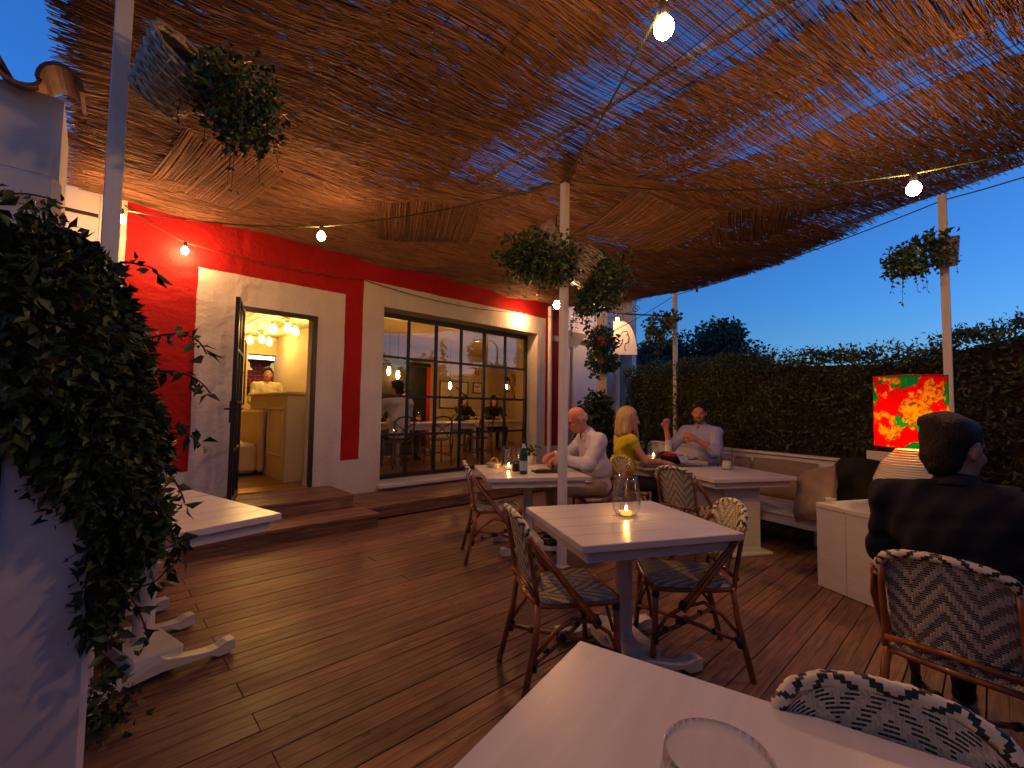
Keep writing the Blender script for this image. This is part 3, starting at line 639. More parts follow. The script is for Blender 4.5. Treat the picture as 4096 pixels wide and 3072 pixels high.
m = MB(); m.tube([sp(-.28, .98), sp(1.15, .93)], .018, 8); m.tube([sp(.3, .96), sp(.3, .62)], .006, 6); m.tube([sp(.0, .97), sp(.0, .81)], .006, 6)
m.tube([sp(.30+.10*(1-q/20)*math.cos(q*.55), 1.08+.10*(1-q/20)*math.sin(q*.55)) for q in range(18)], .009, 6); m.tube([sp(-.1+.12*(1-q/20)*math.cos(2.5-q*.5), 1.1+.12*(1-q/20)*math.sin(2.5-q*.5)) for q in range(18)], .009, 6); m.build('bracket', 'black_metal', sg)

# ------------------------------------------------------------------ left outbuilding with tiled eave
lb = thing('outbuilding', 'pale plastered outbuilding corner with clay tile eave and cornice', 'building')
m = MB(); m.bb(-3.5, -.19, 2.95, 3.45, -.2, 2.25); m.bb(-3.5, -.145, 2.905, 3.49, 2.25, 2.40, bev=.03); m.bb(-3.5, -.155, 2.93, 3.47, 2.40, 2.775); m.build('wall', 'plaster', lb)
rot = Matrix.Rotation(math.radians(16), 3, 'X')
for i in range(8):
    for (rx, rz_, r2x, r2z, sg_, x_, z_, y_) in ((.078, .088, .062, .072, 1, -.165, 2.775, 2.79), (.072, .055, .058, .040, -1, -.292, 2.785, 2.82)):
        m = MB(); pts = [rot @ Vector((math.cos(PI*t/10)*rx, 0, sg_*math.sin(PI*t/10)*rz_)) for t in range(11)]+[rot @ Vector((math.cos(PI*t/10)*r2x, 0, sg_*math.sin(PI*t/10)*r2z)) for t in range(10, -1, -1)]
        m.poly(pts, .60, rot @ Vector((0, 1, 0))); m.build('roof_tile', 'terracotta', lb, (x_-.252*i, y_, z_))
# ------------------------------------------------------------------ posts and beams of the pergola
CZ = 3.47
posts = [('white square post by the vine-covered garden wall', .03, 2.72, CZ+.1), ('white square post standing in the middle of the deck', 3.05, 2.60, CZ-.03), ('white square post rising out of the hedge beside the lamp', 5.84, .28, CZ-.02), ('white square post in front of the hedge behind the diners', 7.47, 3.80, CZ-.02)]
for l, x, y, h in posts:
    m = MB(); m.bb(-.032, .032, -.032, .032, 0, h, bev=.004); m.bb(-.05, .05, -.05, .05, .0005, .006); tag(m.build('canopy_post', 'white_post', None, (x, y, 0)), l, 'post')
beams = [((-.1, 2.66), (7.5, 2.66)), ((2.62, -3.2), (2.75, 6.05)), ((-.05, 5.98), (7.3, 5.98)), ((5.84, -.6), (7.47, 3.8))]
for i, (a, b) in enumerate(beams):
    a = Vector((*a, CZ+.10+.05*(i % 2))); b = Vector((*b, CZ+.10+.05*(i % 2))); d = b-a
    m = MB(); m.box((0, 0, 0), (d.length, .045, .045), None, 0, .004)
    tag(m.build('canopy_beam', 'white_post', None, (a+b)/2, math.atan2(d.y, d.x)), ['white beam above the mats across the middle of the deck', 'white beam above the mats running out from the wall', 'white beam above the mats close along the wall', 'white beam above the mats along the hedge side'][i], 'beam')

# ------------------------------------------------------------------ reed canopy
def edge_x(y):      # right-hand edge of the canopy
    return np.interp(y, [-3.4, -.2, .4, 2.5, 5.0, 6.2], [4.6, 5.55, 5.85, 7.35, 7.5, 7.15])
def zsag(x, y): return CZ+.028*np.sin(x*2.3+.6)*np.sin(y*1.9)+.018*np.sin(x*5.1+y*3.3)
def dens(x, y):     # mat density: 0 = open single mat, 1 = tight double mat
    d = .70
    if x < 2.05+.1*math.sin(y*4): d = .97
    if y > 3.3 and x < 4.3: d = .95
    if x > 2.05 and y < 2.4: d = .55+.2*math.sin(x*3.1+y*2.3)*math.sin(y*4.1-x)
    if x > 4.6 and y < 2.2: d = .62
    if x > 3.7 and y > 1.7: d = .80
    if 2.10+.12*math.sin(y*5) < x < 2.72 and y < 2.35: d = .03
    if 3.38+.1*math.sin(y*7) < x < 3.85 and y < 1.5: d = .04
    if 2.25+.1*math.sin(y*9) < x < 3.0 and 2.66 < y < 3.05: d = .02
    if 3.2 < x < 4.2 and 3.0 < y < 3.3: d = .08
    if 4.9 < x < 5.5 and 1.9 < y < 2.15: d = .1
    return d
def reeds(starts, ends, rad, zf, nseg=3):
    """triangular prisms following zf(x,y); starts/ends (n,2)"""
    n = len(starts); T = np.linspace(0, 1, nseg+1)
    P = starts[:, None, :]*(1-T)[None, :, None]+ends[:, None, :]*T[None, :, None]
    d = ends-starts; d /= np.linalg.norm(d, axis=1, keepdims=True); nrm = np.stack([-d[:, 1], d[:, 0]], 1)
    wob = rng.normal(0, .0011, (n, nseg+1)); P = P+nrm[:, None, :]*wob[..., None]
    Z = zf(P[..., 0], P[..., 1])+rng.normal(0, .0035, (n, nseg+1)); ph = rng.uniform(0, 2*PI, n)
    taper = np.linspace(1.0, .88, nseg+1)[None, :]*np.where(rng.random(n) < .5, 1, 1)[:, None]
    V = np.zeros((n, nseg+1, 3, 3), np.float32)
    for k in range(3):
        a = ph+2*PI*k/3; r_ = rad[:, None]*taper
        V[:, :, k, 0] = P[..., 0]+nrm[:, None, 0]*np.cos(a)[:, None]*r_; V[:, :, k, 1] = P[..., 1]+nrm[:, None, 1]*np.cos(a)[:, None]*r_; V[:, :, k, 2] = Z+np.sin(a)[:, None]*r_
    base = (np.arange(n)*(nseg+1)*3)[:, None, None]; i = (np.arange(nseg)*3)[None, :, None]; k = np.arange(3)[None, None, :]; k2 = (k+1) % 3
    F = np.stack([base+i+k, base+i+k2, base+i+3+k2, base+i+3+k], -1).reshape(-1, 4)
    return V.reshape(-1, 3), F
canopy = thing('reed_canopy', 'overhead canopy of brown reed mats stretched over the terrace', 'canopy')
ANG = math.radians(-11)
strips = np.array([-.18, 1.75, 3.62, 5.55, 7.7])
ANGS = [math.radians(q) for q in (-6, -10, -15, -20)]
for s in range(4):
    sa, ea, rd = [], [], []; tn = math.tan(ANGS[s]); xm = (strips[s]+strips[s+1])/2; y = -5.2
    while y < 8.0:
        y += .0057*rng.uniform(.9, 1.12)
        x0, x1 = strips[s]-.10*rng.random()-(.06 if s else 0), strips[s+1]+.10*rng.random(); x = x0
        while x < x1-.05:
            yy = y+(x-xm)*tn; dn = dens(x+.15, yy); L = rng.uniform(.5, 1.1) if dn < .2 else rng.uniform(.07, .38)
            e = min(x+L, x1+rng.uniform(-.05, .05)); mx = edge_x(yy)+rng.normal(0, .06)
            keep = rng.random() < (.955 if dn > .9 else .945 if dn > .75 else .93 if dn > .3 else .66)
            if yy > 6.10 or yy < -3.4: mx = -9  # mats lengthened behind the camera, unseen, to reduce blue sky fill
            e2 = min(e, mx)
            if keep and e2 > x+.05:
                j = rng.normal(0, .0012); sa.append((x, yy-j)); ea.append((e2+.02, y+(e2-xm)*tn+j)); rd.append(rng.uniform(.0029, .0044))
            x = e+rng.uniform(-.02, .01)
    V, F = reeds(np.array(sa), np.array(ea), np.array(rd), zsag, 2)
    o = link_mesh('reed_mat', npmesh('reed_mat', V, F), 'reed', canopy); o['kind'] = 'stuff'
# second mats tied under the first, panel by panel, leaving open strips between them
panels = [(-.18, 2.06, -3.2, 1.95, -5), (-.16, 1.12, 1.9, 4.3, -9), (1.05, 2.22, 1.95, 6.05, -6), (-.15, 1.10, 4.25, 6.06, -3), (2.18, 4.3, 3.08, 6.05, -12), (2.74, 3.40, -3.1, 2.62, -13), (3.84, 5.35, -3.0, 1.95, -17), (2.98, 4.95, 1.95, 3.02, -14), (4.25, 7.4, 2.95, 6.02, -16), (4.9, 6.9, 1.3, 3.0, -21)]
for k_, (xa, xb, ya, yb, an_) in enumerate(panels):
    sa, ea, rd = [], [], []; tn = math.tan(math.radians(an_)); xm = (xa+xb)/2; y = ya
    while y < yb:
        y += .0066*rng.uniform(.88, 1.15); x = xa+rng.normal(0, .025); xe = xb+rng.normal(0, .03)
        while x < xe-.04:
            e = min(x+rng.uniform(.15, .6), xe); ym = y+((x+e)/2-xm)*tn; e2 = min(e, edge_x(ym)+rng.normal(0, .05))
            if rng.random() < .89 and e2 > x+.05 and ym < 6.09:
                j = rng.normal(0, .0016); sa.append((x, y+(x-xm)*tn-j)); ea.append((e2, y+(e2-xm)*tn+j)); rd.append(rng.uniform(.0032, .0047))
            x = e+rng.uniform(-.02, .02)
    dz_ = .012+.006*(k_ % 3); V, F = reeds(np.array(sa), np.array(ea), np.array(rd), lambda x, y: zsag(x, y)-dz_-.02*np.sin((x-xa)/(xb-xa)*PI)*np.sin(np.clip((y-ya)/(yb-ya), 0, 1)*PI*3)**2, 3)
    o = link_mesh('reed_mat', npmesh('reed_mat', V, F), 'reed', canopy); o['kind'] = 'stuff'
# extra sagging mats hung underneath with reeds lying another way
def patch(cx_, cy_, w, l, ang, dz, n):
    a = math.radians(ang); dx_, dy_ = math.cos(a), math.sin(a); sa, ea, rd = [], [], []
    for i in range(n):
        q = (i+.5)/n*w-w/2+rng.normal(0, .004); sh = rng.normal(0, .02); c = (cx_-dy_*q, cy_+dx_*q); j = rng.normal(0, .005)
        sa.append((c[0]-dx_*(l/2+sh)-dy_*j, c[1]-dy_*(l/2+sh)+dx_*j)); ea.append((c[0]+dx_*(l/2-sh)+dy_*j, c[1]+dy_*(l/2-sh)-dx_*j)); rd.append(rng.uniform(.0032, .0048))
    def zf(x, y):
        u = ((x-cx_)*dx_+(y-cy_)*dy_)/(l/2); return zsag(x, y)-.016-dz*(1-np.clip(u*u, 0, 1))
    V, F = reeds(np.array(sa), np.array(ea), np.array(rd), zf, 5); o = link_mesh('hanging_mat', npmesh('hanging_mat', V, F), 'reed', canopy); o['kind'] = 'stuff'
patch(.75, 4.75, .78, 1.35, 97, .03, 100)
patch(2.72, 4.35, 1.15, 1.25, 62, .07, 150)
patch(4.5, 2.6, 1.3, 1.2, 70, .05, 165); patch(5.3, 1.75, .9, 1.0, 20, .04, 110)
m = MB()
for x in np.arange(-.5, 8.2, .125):
    ys = [q for q in np.linspace(-3.2, 6.05, 28) if -.12 < x+(q-3)*.17 < edge_x(q)+.02]
    if len(ys) > 1: m.tube([(x+(q-3)*.17, q, float(zsag(x+(q-3)*.17, q))-.010) for q in ys], .0018 if int(x*10) % 3 else .0032, 4)
m.build('binding_wire', 'wire', canopy)

# ------------------------------------------------------------------ string lights
def string_light(lbl, pts, bulbs, lit=True, rad=.0058):
    t = thing('string_light', lbl, 'string light'); m = MB(); m.tube(pts, rad, 6); m.build('cable', 'cable', t, smooth=True)
    for (p, on, drop) in bulbs:
        p = Vector(p); m = MB(); m.lathe([(.016, -.05-drop), (.018, -.045-drop), (.018, .005), (.008, .012)], 12, p); 
        so = m.build('socket', 'black_metal', t, smooth=False)
        if on: m = MB(); m.lathe([(.014, -.048-drop), (.020, -.056-drop), (.033, -.075-drop), (.036, -.093-drop), (.031, -.112-drop), (.018, -.125-drop), (.001, -.129-drop)], 16, p); m.build('bulb', 'bulb', so, smooth=True)
    return t
def on_path(pts, i): return pts[i]
top = Vector((3.05, 2.60, 3.44))
B1 = pt(2655, 110, 1.65)+Vector((0, 0, .09)); B2 = pt(3655, 755, 2.65)+Vector((0, 0, .09))
string_light('green festoon cable from the middle post running out over the near table', catenary(top, B1, .02, 8)+catenary(B1, (.75, -.9, 2.95), .03, 6)[1:], [(B1, True, 0)])
string_light('green festoon cable from the middle post towards the hedge post', catenary(top, B2, .10, 12)+catenary(B2, (4.3, -1.5, 3.1), .05, 6)[1:], [(B2, True, 0)])
B5 = pt(1285, 945, 4.1)+Vector((0, 0, .09)); B4 = Vector((.13, 5.50, 3.16))
string_light('green festoon cable from the middle post back to the wall corner', catenary(top, B5, .06, 10)+catenary(B5, B4, .05, 10)[1:], [(B5, True, 0), (B4, True, 0)])
W0 = Vector((.16, 6.02, 3.38)); B3 = Vector((.675, 5.97, 3.115)); W2 = Vector((2.75, 6.02, 3.14)); B7 = Vector((5.84, 5.95, 3.14)); W4 = Vector((7.2, 5.95, 3.2))
string_light('festoon cable looped along the red wall above door and window', catenary(W0, B3, .02, 6)+catenary(B3, W2, .05, 10)[1:]+catenary(W2, B7, .10, 12)[1:]+catenary(B7, W4, .0, 4)[1:], [(B3, True, 0), (B7, True, 0)])
FP = Vector((7.47, 3.80, 3.40)); RP = Vector((5.84, .28, 3.40)); B8 = pt(2470, 1262, 10.0)
cb = catenary(W4, (7.95, 5.5, 2.98), .0, 3)+catenary((7.95, 5.5, 2.98), FP, .03, 8)[1:]
string_light('festoon cable from the red wall past the column to the far post', cb, [(cb[2], False, 0)])
ce = catenary(FP, RP, .06, 14)+catenary(RP, (5.3, -1.3, 3.45), .05, 6)[1:]
string_light('festoon cable along the hedge side edge of the canopy', ce, [(ce[2], False, 0), (ce[16], False, 0)])
string_light('festoon bulb lighting the hanging sign', [B8+Vector((-.3, .3, .15)), B8+Vector((0, 0, .01)), B8+Vector((.35, -.2, .12))], [(B8, True, 0)])
B6 = pt(2228, 1185, 4.6); string_light('festoon bulb on a short drop behind the middle post', [B6+Vector((-.02, 0, .85)), B6+Vector((-.01, .01, .4)), B6], [(B6, True, 0)])

# ------------------------------------------------------------------ tables
def table_top(t, w, d, n=5):
    """planked top: w along local x, d along local y"""
    for i in range(n):
        pw_ = d/n; m = MB(); m.box((0, -d/2+pw_*(i+.5), .7315), (w, pw_-.0016, .037), None, 0, .004); m.build('plank', 'table_top', t)
    m = MB(); a, b = w/2-.045, d/2-.045
    for q in ((-a, a, -b, -b+.022), (-a, a, b-.022, b), (-a, -a+.022, -b+.023, b-.023), (a-.022, a, -b+.023, b-.023)): m.bb(q[0], q[1], q[2], q[3], .655, .7115)
    m.build('apron', 'white_wood', t)
def rail_profile(L):
    up, lo = [], []
    for q in np.linspace(-1, 1, 17):
        s = abs(q); z = .105-.05*math.sin(min(s, .8)/.8*PI/2)+(.035*max(0, (s-.72)/.28))
        if s > .97: z -= .015
        b = .012 if s > .72 else .03+.02*(1-s)
        up.append((q*L/2, z)); lo.append((q*L/2, b if s < .99 else .02))
    return up+lo[::-1]
def pedestal_table(lbl, x, y, rz, w=.90, d=.84, L=.62, gap=.46, n=5):
    t = thing('pedestal_table', lbl, 'table', (x, y, 0), rz); table_top(t, w, d, n)
    m = MB(); m.lathe([(.047, .12), (.046, .5), (.044, .66)], 20); m.bb(-.16, .16, -.02, .02, .60, .655); m.bb(-.02, .02, -.16, .16, .601, .654); m.build('column', 'white_wood', t, smooth=False)
    pr = rail_profile(L)
    for s in (-1, 1):
        m = MB(); m.poly([(px, s*gap/2-.035, pz) for px, pz in pr], .07, (0, 1, 0)); m.build('foot_rail', 'white_wood', t)
    m = MB(); m.bb(-.11, .11, -gap/2+.036, gap/2-.036, .035, .12, bev=.01); m.build('cross_block', 'white_wood', t); return t
def panel_table(lbl, x, y, rz, w, d):
    t = thing('panel_table', lbl, 'table', (x, y, 0), rz); table_top(t, w, d)
    m = MB(); m.bb(-.20, .20, -.22, .22, .03, .654, bev=.004)
    m.bb(-.28, .28, -.29, .29, .0, .028, bev=.006); m.build('panel_leg', 'white_wood', t)
    for s in (-1, 1):
        m = MB(); m.bb(-.17, .17, s*.2225-.003, s*.2225+.003, .09, .60); m.build('panel', 'white_wood', t); m = MB(); m.bb(s*.2025-.003, s*.2025+.003, -.19, .19, .09, .60); m.build('panel', 'white_wood', t)
    return t
TC = pedestal_table('empty white pedestal table with one candle glass in the middle of the deck', 2.236, 1.45, math.radians(-26.5), .90, .82)
T2 = pedestal_table('white pedestal table with green bottle where the pale-shirted man eats', 3.20, 3.17, math.radians(-31), .96, .92)
T5 = pedestal_table('bare white pedestal table beside the vine-covered wall and doorstep', .258, 3.10, math.radians(13.5), .96, .87, .66, .5)
T5b = pedestal_table('bare white pedestal table pushed against its twin nearer the wall', .055, 3.965, math.radians(13.5), .96, .85, .66, .5)
T3 = panel_table('white panel-leg table with a water glass in front of the bench', 4.727, 1.865, math.radians(-29), .92, .80)
T4 = panel_table('white panel-leg table set with plates and ice bucket for the couple', 5.30, 2.95, math.radians(-32), .86, .86)
T6 = pedestal_table('large white table edge with candle glass in the foreground', .655, .235, math.radians(13.5), .90, .90, n=1)

# ------------------------------------------------------------------ rattan bistro chairs
def tri(c, p): c = c % p; return c if c < p/2 else p-c
def weave(S, nu, nv, per, both=True, th=.004, phase=0):
    """woven sheet on S(u,v)->(point, normal): cream strands with dark chevron floats"""
    m = MB(); sides = (1, -1) if both else (1,)
    gu = [i/nu for i in range(nu+1)]; gv = [j/nv for j in range(nv+1)]
    P = [[S(u, v) for v in gv] for u in gu]
    for sd in sides:
        n0 = len(m.v)
        for i in range(nu+1):
            for j in range(nv+1): p, n = P[i][j]; m.v.append(tuple(p+n*(sd*.001)))
        for i in range(nu):
            for j in range(nv):
                a = n0+i*(nv+1)+j; f = (a, a+nv+1, a+nv+2, a+1); m.f.append(f if sd > 0 else f[::-1]); m.m.append(2)
        for i in range(nu):
            for j in range(nv):
                dark = ((j+int(1.5*tri(i, per))+phase) % 8) < 4
                iu, iv = (.02, .24) if dark else (.13, .04)
                h = th*(.75 if dark else 1.0)
                c = [(i+iu, j+iv), (i+1-iu, j+iv), (i+1-iu, j+1-iv), (i+iu, j+1-iv)]; ii = .18
                ct = [(i+iu+ii, j+iv+ii*.5), (i+1-iu-ii, j+iv+ii*.5), (i+1-iu-ii, j+1-iv-ii*.5), (i+iu+ii, j+1-iv-ii*.5)]
                p00, p10, p11, p01 = P[i][j], P[i+1][j], P[i+1][j+1], P[i][j+1]
                def bl(u, v, hh):
                    u -= i; v -= j
                    q = p00[0]*((1-u)*(1-v))+p10[0]*(u*(1-v))+p11[0]*(u*v)+p01[0]*((1-u)*v); return tuple(q+p00[1]*(sd*hh))
                b = len(m.v); m.v += [bl(u, v, .0011) for u, v in c]+[bl(u, v, h) for u, v in ct]
                fs = [(4, 5, 6, 7), (0, 1, 5, 4), (1, 2, 6, 5), (2, 3, 7, 6), (3, 0, 4, 7)]
                for f in fs: f = f if sd > 0 else f[::-1]; m.f.append(tuple(b+k for k in f)); m.m.append(1 if dark else 0)
    return m
def chair_proto(lbl, loc, rz):
    t = thing('bistro_chair', lbl, 'chair', loc, rz, 'woven rattan bistro chairs')
    # seat: rounded square woven pad
    def Ss(u, v):
        x = -.205+.41*v; w = .215-.03*(1-v); y = -w+2*w*u
        e = min(1, min(u, 1-u)*12, min(v, 1-v)*12); z = .452+.012*math.sqrt(max(0, e))-.006*math.sin(PI*u)*math.sin(PI*v)
        return Vector((x, y, z)), Vector((0, 0, 1))
    w = weave(Ss, 44, 42, 22, False); w.build('woven_seat', ['cream', 'dark_weave', 'cream'], t)
    def Sb(u, v):
        a = (u-.5)*2; zt = .850-.050*a*a*a*a-.02*a*a; z = .515+(zt-.515)*v; x = -.215-.075*v+.045*a*a; y = a*.178
        return Vector((x, y, z)), Vector((-.97, .0, -.23)).normalized()
    w = weave(Sb, 40, 38, 20, True, phase=3); w.build('woven_back', ['cream', 'dark_weave', 'cream'], t)
    # wrapped top rail
    rail = [(-.245+.0, -.196, .745), (-.256, -.190, .79), (-.272, -.165, .825), (-.288, -.11, .848), (-.297, -.04, .858), (-.297, .04, .858), (-.288, .11, .848), (-.272, .165, .825), (-.256, .190, .79), (-.245, .196, .745)]
    pts = []
    for i in range(len(rail)-1):
        for k in range(7): pts.append(Vector(rail[i]).lerp(Vector(rail[i+1]), k/7))
    pts.append(Vector(rail[-1])); m = MB(); ns = 16; rr = [.0172 if i % 2 else .0158 for i in range(len(pts))]; m.tube(pts, rr, ns)
    for fi in range((len(pts)-1)*ns):
        i, j = divmod(fi, ns); m.m[fi] = 1 if ((j+int(1.5*tri(i-12, 20))+2) % 8) < 3 else 0
    m.build('wrapped_rail', ['cream', 'dark_weave'], t, smooth=True)
    # frame
    m = MB(); m.tube([(-.2, -.19, .448), (-.1, -.212, .447), (.1, -.222, .446), (.19, -.215, .446), (.215, -.17, .446), (.22, 0, .446), (.215, .17, .446), (.19, .215, .446), (.1, .222, .446), (-.1, .212, .447), (-.2, .19, .448), (-.215, 0, .448)], .0125, 8, closed=True)
    m.tube([(.20, -.20, .422), (.205, 0, .422), (.20, .20, .422)], .010, 8); m.build('seat_frame', 'rattan', t, smooth=True)
    m = MB(); m.tube([(-.222, -.185, .50), (-.215, 0, .505), (-.222, .185, .50)], .0125, 8)
    for s in (-1, 1): m.tube([(-.2, s*.192, .44), (-.216, s*.186, .54), (-.245, s*.186, .70), (-.262, s*.18, .79)], .0125, 8)
    m.build('back_frame', 'rattan', t, smooth=True)
    for s in (-1, 1):
        m = MB(); m.tube([(-.255, s*.205, .77), (-.17, s*.225, .665), (.05, s*.238, .40), (.07, s*.238, .375)], [.015, .0145, .0145, .013], 8); m.tube([(-.235, s*.212, .735), (-.15, s*.240, .63), (.025, s*.252, .41), (.07, s*.248, .35)], .0115, 8); m.build('side_brace', 'rattan', t, smooth=True)
        m = MB(); m.tube([(.195, s*.192, .448), (.20, s*.198, .25), (.222, s*.208, 0)], .0155, 9); m.build('leg', 'rattan', t, smooth=True)
        m = MB(); m.tube([(-.2, s*.188, .46), (-.215, s*.196, .30), (-.285, s*.215, 0)], .0155, 9); m.build('leg', 'rattan', t, smooth=True)
        m = MB(); m.tube([(.20, s*.20, .20), (.15, s*.212, .30), (.06, s*.225, .365), (-.04, s*.222, .39), (-.13, s*.212, .33), (-.225, s*.20, .22)], .010, 8); m.build('arch_brace', 'rattan', t, smooth=True)
    m = MB(); m.tube([(.205, -.19, .19), (.0, 0, .205), (-.235, .20, .19)], .0115, 8); m.tube([(.205, .19, .19), (.0, 0, .182), (-.235, -.20, .19)], .0115, 8)
    m.tube([(.205, -.15, .27), (.205, -.07, .37), (.205, 0, .40), (.205, .07, .37), (.205, .15, .27)], .009, 8); m.build('stretcher', 'rattan', t, smooth=True)
    bd_ = [((-.03, -.02, .194), (.03, .02, .194), .022)]
    for s in (-1, 1):
        for (p, q) in (((.2005, s*.199, .165), (.2005, s*.198, .215)), ((-.230, s*.2, .165), (-.222, s*.198, .215)), ((.196, s*.193, .40), (.195, s*.192, .435))): bd_.append((p, q, .0195))
        bd_.append(((.06, s*.238, .395), (.078, s*.24, .36), .021))
        for e in (.205*.55, -.235*.6): bd_.append(((e, s*.19*.55, .196), (e+.02, s*.19*.62, .196), .016))
    for (p, q, r_) in bd_: m = MB(); m.tube([p, q], r_, 10); m.build('binding', 'dark_weave', t, smooth=True)
    return t
CP = chair_proto('rattan bistro chair drawn up to the left side of the empty candle table', (1.83, 1.545, 0), math.radians(-28))
G = 'woven rattan bistro chairs'
dup(CP, 'rattan bistro chair on the hedge side of the empty candle table', (2.47, 1.22, 0), math.radians(133), G)
dup(CP, 'rattan bistro chair across the bottle table from the pale-shirted man', (2.79, 3.19, 0), math.radians(-33), G)
dup(CP, 'rattan bistro chair pushed up to the water-glass table, back outwards', (4.10, 1.93, 0), math.radians(-8), G)
dup(CP, 'rattan bistro chair under the woman in yellow', (4.42, 2.87, 0), math.radians(-33), G)
dup(CP, 'rattan bistro chair under the pale-shirted man', (3.93, 2.86, 0), math.radians(150), G)
dup(CP, 'rattan bistro chair under the man in navy jacket', (2.50, .10, 0), math.radians(-8), G)
dup(CP, 'rattan bistro chair tucked under the foreground table, woven back rim showing', (.91, .08, 0), math.radians(197), G).scale = (.96, .96, .96)

# ------------------------------------------------------------------ bench, box, cushions
bd = Vector((.32, 1.26, 0)).normalized(); ba = math.atan2(bd.y, bd.x)    # bench runs along this direction
bench = thing('slatted_bench', 'long white wooden bench with high back along the hedge', 'bench', (5.98, 1.62, 0), ba)
BL0, BL1 = -.80, 2.1
for i in range(5):
    m = MB(); m.bb(BL0, BL1, .12+.165*i, .12+.165*i+.160, .36, .385, bev=.004); m.build('seat_board', 'white_wood', bench)
m = MB(); m.bb(BL0, BL1, .90, .925, .27, .358, bev=.004); m.build('front_rail', 'white_wood', bench)
for i in range(3):
    m = MB(); m.bb(BL0, BL1, .03, .058, .40+.15*i, .40+.15*i+.145, bev=.004); m.build('back_board', 'white_wood', bench)
m = MB(); m.bb(BL0, BL1, -.02, .09, .852, .882, bev=.006); m.build('top_rail', 'white_wood', bench)
for x in (-.5, .7, 1.9):
    m = MB(); m.bb(x, x+.06, .10, .42, 0, .355); m.build('leg', 'white_wood', bench)
def cushion(lbl, loc, rz, tilt, w, h, th, material, name='cushion', roll=0):
    """pillow with pinched corners and piping, standing on its edge and leaning back"""
    n = 18; m = MB(); R_ = Matrix.Rotation(rz, 3, 'Z') @ Matrix.Rotation(tilt, 3, 'X') @ Matrix.Rotation(roll, 3, 'Y')
    for sd in (1, -1):
        n0 = len(m.v)
        for i in range(n+1):
            for j in range(n+1):
                a, b = 2*i/n-1, 2*j/n-1; e = max(0, (1-a**4)*(1-b**4)); pin = 1-.07*(abs(a)*abs(b))**2+.05*(a*a*b*b)**3
                y = sd*th/2*(e**.42)*(1+.16*math.sin(a*13+b*5)*(1-e)+.10*math.sin(9*b-4*a)*(1-.5*e)+.06*math.sin(17*a*b)); m.v.append(tuple(R_ @ Vector((a*w/2*(1-.05*(1-a*a)*0)*pin, y, h/2+b*h/2*pin))))
        for i in range(n):
            for j in range(n):
                q = n0+i*(n+1)+j; f = (q, q+n+1, q+n+2, q+1); m.f.append(f if sd < 0 else f[::-1]); m.m.append(0)
    o = m.build(name, material, None, loc, 0, True); tag(o, lbl, 'cushion'); rim = []
    for i in range(n): rim.append((2*i/n-1, -1))
    for i in range(n): rim.append((1, 2*i/n-1))
    for i in range(n): rim.append((1-2*i/n, 1))
    for i in range(n): rim.append((-1, 1-2*i/n))
    pts = []
    for a, b in rim: pin = 1-.07*(abs(a)*abs(b))**2+.05*(a*a*b*b)**3; pts.append(R_ @ Vector((a*w/2*pin, 0, h/2+b*h/2*pin)))
    p = MB(); p.tube(pts, .007, 6, closed=True); p.build('piping', material, o, smooth=True); return o
def bl(x, y, z): c, s = math.cos(ba), math.sin(ba); return (5.98+x*c-y*s, 1.62+x*s+y*c, z)
cushion('taupe bench cushion leaning in the middle of the bench back', bl(.02, .24, .385), ba, math.radians(16), .74, .44, .16, 'cushion')
cushion('taupe bench cushion half hidden beside the bearded man', bl(.74, .25, .385), ba, math.radians(16), .66, .43, .16, 'cushion')
cushion('large taupe quilted cushion slumped at the bench end by the white box', (4.80, 1.15, .40), math.radians(48), math.radians(24), .40, .50, .17, 'cushion', roll=math.radians(20))
cushion('large black cushion in the bench corner behind the white box', (5.02, .90, .395), math.radians(47), math.radians(18), .70, .58, .2, 'cushion_dark')
boxa = math.atan2(-.9, -.44)
bx = thing('white_plank_box', 'white planked box table carrying the big lamp', 'box', (4.265, .991, 0), boxa)   # local x along the front, local y into the depth
for i in range(7):
    m = MB(); m.bb(.232*i+.001, .232*i+.231, 0, .02, .004, .612, bev=.003); m.build('front_board', 'white_wood', bx)
    m = MB(); m.bb(.232*i+.001, .232*i+.231, -.008, .86, .614, .65, bev=.004); m.build('top_board', 'white_wood', bx)
m = MB(); m.bb(.002, .022, .021, .84, .004, .612); m.bb(1.60, 1.62, .021, .84, .004, .612); m.bb(.023, 1.599, .82, .84, .004, .612); m.build('side_panel', 'white_wood', bx)
rb = thing('corner_bench_back', 'white boarded seat back behind the lamp box', 'bench', (5.60, .80, 0), boxa)
for i in range(4): m = MB(); m.bb(-.1, .50, .02, .045, .40+.15*i, .545+.15*i, bev=.004); m.build('back_board', 'white_wood', rb)
for x in (0, .42): m = MB(); m.bb(x, x+.05, .046, .09, 0, .99); m.build('upright', 'white_wood', rb)
